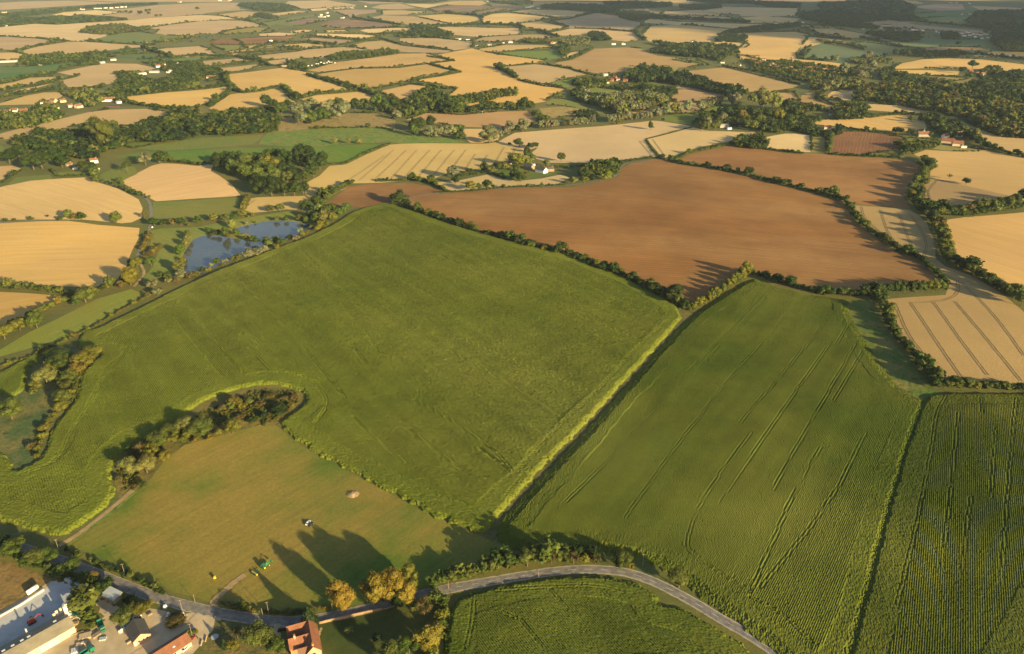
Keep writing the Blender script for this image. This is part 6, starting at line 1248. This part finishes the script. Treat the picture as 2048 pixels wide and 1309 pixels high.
# concrete plant: silo, mixing tank, hoppers, gantry
p = G(141, 1240); rz = heading((120, 1250), (143, 1237))
r = empty('cement_silo', (p.x, p.y, p.z), rz); tag(r, 'tall white cylindrical silo beside the pale concrete yard', 'silo')
MB().tube((0, 0, 3.0), (0, 0, 10.5), 1.45, n=20).build('drum', M['white'], r, True); MB().tube((0, 0, 1.2), (0, 0, 3.0), .3, 1.45, 20).build('cone', M['white'], r, True)
for z in (4.6, 6.6, 8.6, 10.4): MB().tube((0, 0, z), (0, 0, z + .12), 1.52, n=20).build('band', M['silver'], r)
for i in range(4): MB().tube((1.2 * math.cos(i * PI / 2 + .8), 1.2 * math.sin(i * PI / 2 + .8), 0), (1.2 * math.cos(i * PI / 2 + .8), 1.2 * math.sin(i * PI / 2 + .8), 3.4), .12, n=6).build('leg', M['silver'], r)
m = MB(); m.box((0, 0, 10.9), (1.5, 1.5, .8)); m.tube((.6, 0, 10.5), (.6, 0, 11.8), .25); m.build('filter', M['silver'], r)
p = G(127, 1240); r = empty('mixing_tank', (p.x, p.y, p.z), rz); tag(r, 'greenish open mixing tank with hoppers beside the white silo', 'tank')
m = MB(); m.loft([(-2.0, 1.5, 1.9, .6, 4.0), (2.0, 1.5, 1.9, .6, 4.0)]); m.build('body', M['steel'], r)
for i, (a, b) in enumerate(((-2.8, 1.5), (-1.3, 2.6), (.8, 2.9))):
    MB().tube((a, b, 3.6), (a, b, 5.6), .75, .75, 12).build('hopper', M['cream'], r, True); MB().tube((a, b, 2.4), (a, b, 3.6), .15, .75, 12).build('hopper_cone', M['cream'], r, True)
for sx in (-1.9, 1.9):
    for sy in (-1.6, 1.6): MB().tube((sx, sy, 0), (sx, sy, 3.9), .10, n=6).build('leg', M['silver'], r)
p = G(140, 1255); r = empty('conveyor_gantry', (p.x, p.y, p.z), rz); tag(r, 'rusty conveyor gantry on legs between the silo and the barn', 'gantry')
m = MB()
for sy in (-.5, .5): m.box((-1, sy, 4.2), (11.0, .18, .5))
for i in range(12): m.box((-6.2 + i * .95, 0, 4.2), (.12, 1.0, .12))
m.build('belt_frame', M['timber'], r)
for sx in (-5.5, 0, 4): 
    for sy in (-.5, .5): MB().tube((sx, sy, 0), (sx, sy, 4.0), .09, n=6).build('leg', M['timber'], r)
m = MB(); m.tube((4, 0, 4.3), (6.5, -5.0, .8), .3, n=6); m.build('chute', M['steel'], r)
def stack(px, py, n, size, rz, mat, label, name='block_stack', cat='stack'):
    p = G(px, py); r = empty(name, (p.x, p.y, p.z), rz); tag(r, label, cat, 'heaps and stacks round the yard')
    m = MB()
    for i in range(n[0]):
        for j in range(n[1]):
            for k in range(max(1, n[2] - random.randrange(2))):
                m.box(((i - n[0] / 2 + .5) * size[0] * 1.04 + rng.normal(0, .05), (j - n[1] / 2 + .5) * size[1] * 1.06 + rng.normal(0, .05), size[2] * (k + .5)), (size[0], size[1], size[2] * .97), rng.normal(0, .04))
    m.build('blocks', M[mat], r); return r
stack(137, 1162, (5, 2, 2), (1.2, 1.2, .9), -.55, 'conc', 'largest stack of pale concrete blocks at the top of the yard')
stack(160, 1171, (5, 2, 2), (1.3, 1.1, .8), -.55, 'conc', 'long stack of pale blocks next along the yard hedge')
stack(178, 1180, (2, 2, 1), (1.0, 1.0, .9), -.4, 'conc', 'third pale heap of blocks towards the blue-grey shed')
stack(187, 1185, (2, 1, 2), (1.0, 1.0, .8), -.4, 'conc', 'fourth small heap of blocks towards the blue-grey shed')
stack(194, 1189, (2, 2, 1), (1.0, 1.0, .8), .2, 'conc', 'last small heap of blocks before the blue-grey shed')
stack(171, 1274, (4, 3, 1), (1.3, 1.2, 1.0), .35, 'dust', 'broad tan pile of pallets and sand at the foot of the clipped conifers')
stack(163, 1289, (4, 2, 2), (1.1, 1.1, .8), .45, 'cream', 'white and pinkish brick packs beside the barn door')
stack(152, 1248, (2, 2, 1), (1.2, .9, .8), .3, 'timber', 'brown timber pile beside the white silo')
stack(155, 1268, (4, 1, 1), (1.4, .5, .6), .5, 'timber', 'long timber baulks lying under the gantry')
stack(166, 1203, (3, 2, 1), (1.2, 1.0, .9), .6, 'stone', 'grey rubble stack at the head of the clipped conifers')
stack(242, 1264, (2, 2, 2), (.8, .8, .7), .2, 'cloth', 'white and yellow sacks stacked beside the blue canopy')
stack(193, 1272, (3, 2, 1), (1.3, 1.1, 1.0), .9, 'timber', 'dark timber pallets beside the teal lorry')
stack(206, 1279, (3, 2, 1), (1.0, .9, .7), .2, 'steel', 'grey metal bins in the middle of the gravel yard')
stack(150, 1303, (3, 3, 1), (1.0, 1.0, .9), .45, 'conc', 'pale block packs by the barn end at the frame bottom')
stack(147, 1262, (2, 2, 1), (1.1, 1.0, .7), .1, 'brick', 'red brick packs under the conveyor gantry')
stack(300, 1230, (2, 1, 1), (1.2, 1.0, .8), .7, 'timber', 'small timber heap at the back of the car park')
stack(118, 1232, (2, 2, 2), (1.0, .9, .8), .5, 'stone', 'grey stone packs in front of the mixing tank')
stack(262, 1283, (3, 1, 1), (1.4, .8, .6), .9, 'dust', 'low tan pile below the brick bungalow gable')
p = G(64, 1246); rz = heading((45, 1256), (75, 1240)); r = empty('digger', (p.x, p.y, p.z), rz); tag(r, 'dark red digger working on the pale concrete yard', 'digger')
MB().box((0, 0, 1.5), (3.0, 2.4, 1.1)).build('body', M['red'], r); MB().box((.5, .6, 2.6), (1.4, 1.1, 1.3)).build('cab', M['glass'], r)
for sy in (-1.1, 1.1): m = MB(); m.loft([(-1.9, .25, .25, .3, .6), (-1.5, .28, .28, 0, .9), (1.5, .28, .28, 0, .9), (1.9, .25, .25, .3, .6)]); m.v = [(v[0], v[1] + sy, v[2]) for v in m.v]; m.build('track', M['tyre'], r)
m = MB(); m.tube((1.2, -.3, 2.0), (3.6, -.3, 3.6), .22, .18, 6); m.tube((3.6, -.3, 3.6), (5.2, -.3, 1.6), .18, .14, 6); m.build('boom', M['red'], r); MB().box((5.2, -.3, 1.1), (.8, 1.1, .8)).build('bucket', M['carblack'], r)
p = G(66, 1184); r = empty('tank_trailer', (p.x, p.y, p.z), heading((57, 1190), (75, 1177))); tag(r, 'cream horizontal cylinder tank lying on the rough bank', 'tank')
MB().tube((-2.9, 0, 1.5), (2.9, 0, 1.5), 1.35, n=20).build('drum', M['white'], r, True)
for u in (-1.0, 1.0): MB().tube((u - .1, 0, 1.5), (u + .1, 0, 1.5), 1.40, n=20).build('band', M['cream'], r)
for u in (-1.9, 1.9): MB().box((u, 0, .3), (.5, 2.2, .7)).build('cradle', M['timber'], r)
for i, (x, y, t) in enumerate([(330.6, 1216, 'white bulk bag beside the road opposite the mown meadow'), (366, 1231, 'white bulk bag at the pole by the yard entrance'), (337, 1229, 'white bulk bag on the far side of the brown bush'), (334, 1242, 'white bulk bag nearest the car park tarmac'), (341, 1242, 'white bulk bag next to the bag nearest the tarmac'), (335, 1235, 'small grey bulk bag in the middle of the bag row')]):
    p = G(x, y); r = empty('bulk_bag', (p.x, p.y, p.z), i * .5); tag(r, t, 'bag', 'bulk bags round the brown bush')
    s = 1.5 if i < 2 else 1.0
    m = MB(); m.loft([(-s * .6, s * .5, s * .35, 0, s * .9), (-s * .3, s * .62, s * .5, 0, s * 1.15), (s * .3, s * .62, s * .5, 0, s * 1.2), (s * .6, s * .5, s * .3, 0, s * .85)]); m.build('bag_body', M['cloth'], r, True)
    for sg in (-1, 1): MB().tube((sg * s * .35, -.2, s * 1.1), (sg * s * .25, .25, s * 1.45), .06, n=5).build('loop', M['cloth'], r)
p = G(430, 1276); r = empty('trampoline', (p.x, p.y, p.z)); tag(r, 'round pale blue trampoline on the rough lawn', 'trampoline')
MB().tube((0, 0, .75), (0, 0, .82), 1.75, n=24).build('mat', M['steel'], r); MB().tube((0, 0, .70), (0, 0, .76), 2.05, n=24).build('rim', M['timber'], r)
for i in range(6): MB().tube((1.9 * math.cos(i), 1.9 * math.sin(i), 0), (1.9 * math.cos(i), 1.9 * math.sin(i), .72), .05, n=5).build('leg', M['silver'], r)
for x, y, t in ((412, 1279, 'longer pale log lying beside the trampoline'), (403, 1287, 'shorter pale log lying near the orange roof')):
    p = G(x, y); m = MB(); m.tube((p.x - .3, p.y + 1.5, p.z + .35), (p.x + .3, p.y - 1.5, p.z + .35), .4, .36, 9); tag(m.build('log', M['stick']), t, 'log')
# stick heap in the meadow
p = G(706, 990); r = empty('brushwood_heap', (p.x, p.y, p.z)); tag(r, 'pale heap of dry brushwood in the mown meadow', 'brush heap')
m = MB()
for i in range(260):
    a = random.uniform(0, 6.28); d = 3.6 * math.sqrt(random.random()); z = max(.1, 1.7 * (1 - d / 3.9)) * random.uniform(.3, 1); b = random.uniform(0, 6.28); l = random.uniform(.5, 1.3)
    m.tube((d * math.cos(a) - l * math.cos(b), d * math.sin(a) * .8 - l * math.sin(b), max(.05, z - .2)), (d * math.cos(a) + l * math.cos(b), d * math.sin(a) * .8 + l * math.sin(b), z + .25), .07, .04, 4)
m.build('branches', M['stick'], r); m = MB(); m.tube((0, 0, 0), (0, 0, 1.1), 3.2, 1.0, 14); m.build('heap_core', M['stick'], r)

# ------------------------------------------------------------------ vehicles
def car(px, py, rz, paint, label, group=None, L=4.4, tall=0.0):
    p = G(px, py); r = empty('parked_car', (p.x, p.y, p.z + .02), rz); tag(r, label, 'car', group); h = L / 4.4
    m = MB(); m.loft([(-2.2 * h, .70, .66, .42, .78), (-2.05 * h, .86, .80, .30, .92), (-1.1 * h, .88, .84, .26, .98), (.9 * h, .88, .84, .26, .95), (1.8 * h, .86, .78, .28, .80), (2.15 * h, .72, .64, .38, .66)]); b = m.build('body', M[paint], r, False)
    m = MB(); m.loft([(-1.75 * h, .80, .74, .94, .98), (-1.35 * h, .80, .62, .93, 1.42 + tall), (.25 * h, .80, .62, .93, 1.44 + tall), (.98 * h, .80, .72, .90, .97)]); m.build('window', M['glass'], r)
    m = MB(); m.loft([(-1.32 * h, .63, .60, 1.43 + tall, 1.49 + tall), (.22 * h, .63, .60, 1.45 + tall, 1.50 + tall)]); m.build('roof', M[paint], r)
    for sx in (-1.35 * h, 1.35 * h):
        for sy in (-1, 1):
            w = MB().tube((sx, sy * .68, .32), (sx, sy * .92, .32), .32, n=14).build('wheel', M['tyre'], r); MB().tube((sx, sy * .90, .32), (sx, sy * .935, .32), .19, n=10).build('rim', M['silver'], w)
    for sy in (-.52, .52): MB().box((2.12 * h, sy, .66), (.10, .32, .14)).build('headlight', M['skylight'], r); MB().box((-2.17 * h, sy, .72), (.10, .28, .14)).build('tail_light', M['red'], r)
    return r
car(616.5, 1047.5, heading((613, 1052), (621, 1042)), 'carwhite', 'white car parked on the mown meadow', None)
car(622, 1050, heading((617, 1054), (626, 1045)), 'carblack', 'black car parked close beside the white meadow car', None)
car(274.5, 1235, heading((268, 1238), (282, 1231)), 'carwhite', 'white car parked behind the brick bungalow', None)
car(275, 1241, heading((268, 1244), (283, 1237)), 'carblue', 'dark car parked against the bungalow wall beside a white car', None)
car(372.5, 1298, heading((366, 1303), (380, 1291)), 'carwhite', 'white estate car beside the orange roofed house', None, 4.8, .15)
car(376, 1286, heading((372, 1290), (380, 1282)), 'carblue', 'dark car inside the small fenced yard by the orange roof', None)
car(385, 1279, heading((382, 1283), (388, 1275)), 'red', 'small red car at the gate of the orange roofed house', None, 3.4)
def lorry(px, py, rz, L, label, tip=True):
    p = G(px, py); r = empty('lorry', (p.x, p.y, p.z), rz); tag(r, label, 'lorry')
    MB().box((0, 0, .85), (L, 1.0, .35)).build('chassis', M['carblack'], r)
    m = MB(); m.loft([(L / 2 - 2.2, 1.2, 1.2, 1.0, 3.0), (L / 2 - .5, 1.2, 1.1, .8, 3.0), (L / 2, 1.15, 1.05, .7, 2.2)]); cb = m.build('cab', M['teal'], r)
    MB().box((L / 2 - .18, 0, 2.2), (.5, 1.9, .8)).build('windscreen', M['glass'], cb)
    m = MB(); Lb = L - 2.8; x0 = -L / 2 + Lb / 2
    m.box((x0, 0, 1.2), (Lb, 2.4, .2))
    for sy in (-1.15, 1.15): m.box((x0, sy, 1.9), (Lb, .12, 1.3))
    for sx in (-1, 1): m.box((x0 + sx * (Lb / 2 - .06), 0, 1.9), (.12, 2.18, 1.3))
    m.build('tipper_body', M['teal'], r)
    for sx in (-L / 2 + 1.2, -L / 2 + 2.4, L / 2 - 1.3):
        for sy in (-1, 1): MB().tube((sx, sy * .85, .5), (sx, sy * 1.2, .5), .5, n=14).build('wheel', M['tyre'], r)
    return r
lorry(204, 1256, heading((200, 1243), (209, 1263)), 8.2, 'teal green lorry standing in the tan gravel yard')
lorry(176, 1308, heading((170, 1311), (184, 1302)), 6.5, 'teal green lorry half cut off at the frame bottom by the barn')
p = G(152, 1231); r = empty('skip', (p.x, p.y, p.z), heading((146, 1228), (158, 1233))); tag(r, 'dark green skip between the silo and the clipped conifers', 'skip')
m = MB(); m.loft([(-2.2, .9, 1.0, .9, 1.6), (-1.3, .9, 1.0, .05, 1.7), (1.3, .9, 1.0, .05, 1.7), (2.2, .9, 1.0, .9, 1.6)]); m.build('body', M['teal'], r)
# tractor with a harrow
p = G(524, 1139); rz = heading((508, 1149), (536, 1128)); r = empty('tractor', (p.x + 1.2, p.y + 1.4, p.z), rz); tag(r, 'green tractor with glazed cab and yellow wheels on the mown meadow', 'tractor')
m = MB(); m.loft([(.2, .55, .5, 1.0, 1.9), (2.6, .50, .42, .95, 1.75), (2.9, .42, .36, 1.0, 1.6)]); m.build('bonnet', M['green'], r)
MB().box((-.6, 0, .95), (2.4, .8, .7)).build('chassis', M['green'], r)
m = MB(); m.loft([(-1.5, .75, .7, 1.5, 2.75), (.25, .75, .65, 1.5, 2.75)]); m.build('cab_glass', M['glass'], r)
MB().box((-.62, 0, 2.84), (2.0, 1.6, .16)).build('cab_roof', M['green'], r)
for sx in (-1.52, .28):
    for sy in (-.76, .76): MB().box((sx, sy, 2.1), (.1, .1, 1.35)).build('cab_post', M['green'], r)
for sy in (-1, 1):
    w = MB().tube((-.95, sy * .75, .95), (-.95, sy * 1.35, .95), .95, n=20).build('wheel', M['tyre'], r); MB().tube((-.95, sy * .74, .95), (-.95, sy * 1.38, .95), .5, n=16).build('rim', M['yellow'], w)
    w = MB().tube((2.1, sy * .7, .62), (2.1, sy * 1.15, .62), .62, n=18).build('wheel', M['tyre'], r); MB().tube((2.1, sy * .69, .62), (2.1, sy * 1.17, .62), .32, n=14).build('rim', M['yellow'], w)
    m = MB(); m.loft([(-1.9, .3, .28, 1.7, 1.85), (-.95, .32, .3, 1.92, 2.05), (.0, .3, .28, 1.7, 1.85)]); m.v = [(v[0], v[1] + sy * 1.05, v[2]) for v in m.v]; m.build('mudguard', M['green'], r)
m = MB(); m.tube((1.2, -.45, 1.6), (1.2, -.45, 3.1), .07); m.build('exhaust', M['silver'], r)
m = MB()
for sy in (-.55, .55): m.tube((.6, sy, 1.6), (3.9, sy, 2.9), .1, n=6); m.tube((3.9, sy, 2.9), (4.4, sy, 1.6), .09, n=6)
m.box((4.5, 0, 1.5), (.6, 2.2, .7)); m.build('loader', M['green'], r)
p2 = G(511, 1147); r = empty('harrow', (p2.x, p2.y, p2.z), rz); tag(r, 'olive and yellow towed harrow behind the green tractor', 'harrow')
m = MB(); m.box((0, 0, .9), (.25, 4.4, .25)); m.box((1.2, 0, .9), (.2, 3.6, .2)); m.box((-1.1, 0, .9), (.2, 3.8, .2)); m.box((1.6, 0, .8), (3.0, .2, .2)); m.build('frame', M['green'], r)
for i in range(9):
    y = -2.0 + i * .5; MB().tube((-.5, y - .06, .45), (-.5, y + .06, .45), .45, n=14).build('disc', M['timber' if i % 2 else 'yellow'], r)
for sy in (-1.2, 1.2): MB().tube((-1.2, sy - .15, .5), (-1.2, sy + .15, .5), .5, n=14).build('wheel', M['tyre'], r)
p = G(430, 1158); r = empty('yellow_hopper', (p.x, p.y, p.z), .5); r.scale = (.75, .75, .75); tag(r, 'small bright yellow hopper standing alone on the mown grass', 'hopper')
m = MB(); m.loft([(-.9, .5, .8, .8, 2.0), (0, .7, .9, .5, 2.2), (.9, .5, .8, .8, 2.0)]); m.build('body', M['yellow'], r)
for sx in (-.6, .6):
    for sy in (-.5, .5): MB().tube((sx, sy, 0), (sx, sy, 1.2), .07, n=5).build('leg', M['yellow'], r)
p = G(966, 226.5); rz = .1; r = empty('tractor', (p.x, p.y, p.z), rz); tag(r, 'tiny distant tractor with red implement in the gold-brown field', 'tractor')
MB().box((0, 0, 1.4), (4.5, 2.0, 1.4)).build('bonnet', M['green'], r); MB().box((-.8, 0, 2.6), (1.8, 1.8, 1.2)).build('cab', M['skylight'], r); MB().box((6.5, 0, 1.0), (6, 3.0, .8)).build('implement', M['red'], r)
for sx in (-1.2, 1.6):
    for sy in (-1, 1): MB().tube((sx, sy * .9, .8), (sx, sy * 1.3, .8), .8, n=12).build('wheel', M['tyre'], r)
# ------------------------------------------------------------------ utility poles
for i, (x, y, h, t) in enumerate([(118, 1101, 8, 'wooden pole where the dirt track meets the shaded road'), (139.5, 1149, 8, 'wooden pole in the roadside trees above the block stacks'), (251, 1153, 9, 'wooden pole in the rough verge opposite the blue-grey shed'), (366, 1226, 9, 'wooden pole beside the white bulk bag at the yard entrance'), (390, 1204, 5, 'short wooden pole on the sandy verge at the field gateway'),
                                  (385, 1274, 9, 'wooden pole beside the small red car'), (525.5, 1231, 5, 'short stub pole on the sandy verge opposite the gardens'), (538, 1230, 9, 'wooden pole on the sandy verge opposite the gardens'), (665, 1221, 9, 'wooden pole next to the first golden roadside tree'), (897, 1178, 6, 'thin pole on the road edge by the maize corner'), (1077, 1157, 6, 'thin pole on the inner edge of the road bend'), (1285, 1133, 9, 'wooden pole behind the trees at the road bend'),
                                  (1731, 271, 9, 'pole standing in the dark ploughed field'), (1350, 313, 6, 'pole in the hedge at the wheat field corner'), (1645, 210, 9, 'tall pole in the curved straw field')]):
    p = G(x, y); r = empty('utility_pole', (p.x, p.y, p.z), .4); tag(r, t, 'pole', 'wooden utility poles')
    MB().tube((0, 0, -.3), (0, 0, h), .13, .09, 8).build('post', M['timber'], r)
    if h > 7: MB().box((0, 0, h - .4), (1.8, .12, .14)).build('crossarm', M['timber'], r)
# gate stone and bins near the lane junction
p = G(305, 456); m = MB(); m.box((p.x, p.y, p.z + .7), (1.6, 1.2, 1.4), .3, .85); m.box((p.x, p.y, p.z + 1.5), (1.2, .9, .2), .3); tag(m.build('white_bin', M['white']), 'small white box standing at the lane junction by the ponds', 'box')
print('houses', hi)
# ------------------------------------------------------------------ daylight, haze
SUN_EL, SUN_AZ = math.radians(14.5), math.radians(135)     # azimuth clockwise from +Y
sd = Vector((math.sin(SUN_AZ) * math.cos(SUN_EL), math.cos(SUN_AZ) * math.cos(SUN_EL), math.sin(SUN_EL)))
sl = bpy.data.lights.new('sun', 'SUN'); sl.energy = 4.6; sl.angle = math.radians(.55); sl.color = (1.0, .77, .37)
so = bpy.data.objects.new('sun', sl); COL.objects.link(so); so.rotation_euler = (-sd).to_track_quat('-Z', 'Y').to_euler(); so.location = sd * 5000
wd = bpy.data.worlds.new('World'); SC.world = wd; wd.use_nodes = True; nt = wd.node_tree; nt.nodes.clear()
sk = nt.nodes.new('ShaderNodeTexSky'); sk.sky_type = 'NISHITA'; sk.sun_disc = False; sk.sun_elevation = SUN_EL; sk.sun_rotation = SUN_AZ; sk.altitude = 100; sk.dust_density = 1.5
bg = nt.nodes.new('ShaderNodeBackground'); bg.inputs[1].default_value = .06; ow = nt.nodes.new('ShaderNodeOutputWorld')
nt.links.new(sk.outputs[0], bg.inputs[0]); nt.links.new(bg.outputs[0], ow.inputs[0])
hm = bpy.data.materials.new('haze'); hm.use_nodes = True; ht = hm.node_tree; ht.nodes.clear()
vo = ht.nodes.new('ShaderNodeVolumePrincipled'); vo.inputs['Density'].default_value = 2.3e-5; vo.inputs['Color'].default_value = (.64, .82, 1.0, 1); vo.inputs['Anisotropy'].default_value = .0
ou = ht.nodes.new('ShaderNodeOutputMaterial'); ht.links.new(vo.outputs[0], ou.inputs['Volume'])
m = MB(); m.box((0, 15000, 140), (56000, 40000, 400)); hz = m.build('haze', hm); tag(hz, None, None, None, 'stuff')
# a thin broken cloud outside the view, whose shade lies over the far right-hand valley
cm = N('cloud'); b = cm.n('BsdfDiffuse', {'Color': (.85, .85, .85, 1)}); tl = cm.n('BsdfTranslucent', {'Color': (.8, .8, .8, 1)}); tp = cm.n('BsdfTransparent')
m1 = cm.n('MixShader', {0: .5, 1: b.outputs[0], 2: tl.outputs[0]}); m2 = cm.n('MixShader', {0: .45, 1: m1.outputs[0], 2: tp.outputs[0]}); cm.t.links.new(m2.outputs[0], cm.o.inputs[0])
def cloud(s, n, r0, alt=1700.0):
    p = poly2(s); x0, y0 = p.min(0); x1, y1 = p.max(0); off = sd * (alt / sd.z); VV = []; LL = []; b = 0
    iv, jf = ico(2)
    while n > 0:
        x, y = random.uniform(x0, x1), random.uniform(y0, y1)
        if not inside(p, np.array([x]), np.array([y]))[0]: continue
        r = r0 * random.uniform(.7, 1.3); v = iv * np.array([r, r, r * .30]) * (1 + rng.normal(0, .07, (len(iv), 1)))
        VV.append(v + np.array([x + off.x, y + off.y, alt + random.uniform(-60, 120)])); LL.append(jf.reshape(-1) + b); b += len(iv); n -= 1
    o = link('cloud', mesh_np('cloud', np.vstack(VV), np.concatenate(LL), np.full(sum(len(l) for l in LL) // 3, 3), True), None, cm.m); tag(o, None, None, None, 'stuff')
cloud('1120,4 1150,42 1290,58 1400,56 1500,57 1600,60 1640,88 1800,118 2048,126 2200,126 2200,3', 170, 240)
SC.view_settings.view_transform = 'Standard'; SC.view_settings.look = 'None'; SC.view_settings.exposure = 1.42; SC.view_settings.gamma = 1.0
SC.cycles.max_bounces = 5; SC.cycles.diffuse_bounces = 2; SC.cycles.glossy_bounces = 2; SC.cycles.transmission_bounces = 2; SC.cycles.volume_bounces = 0; SC.cycles.transparent_max_bounces = 4
SC.render.film_transparent = False
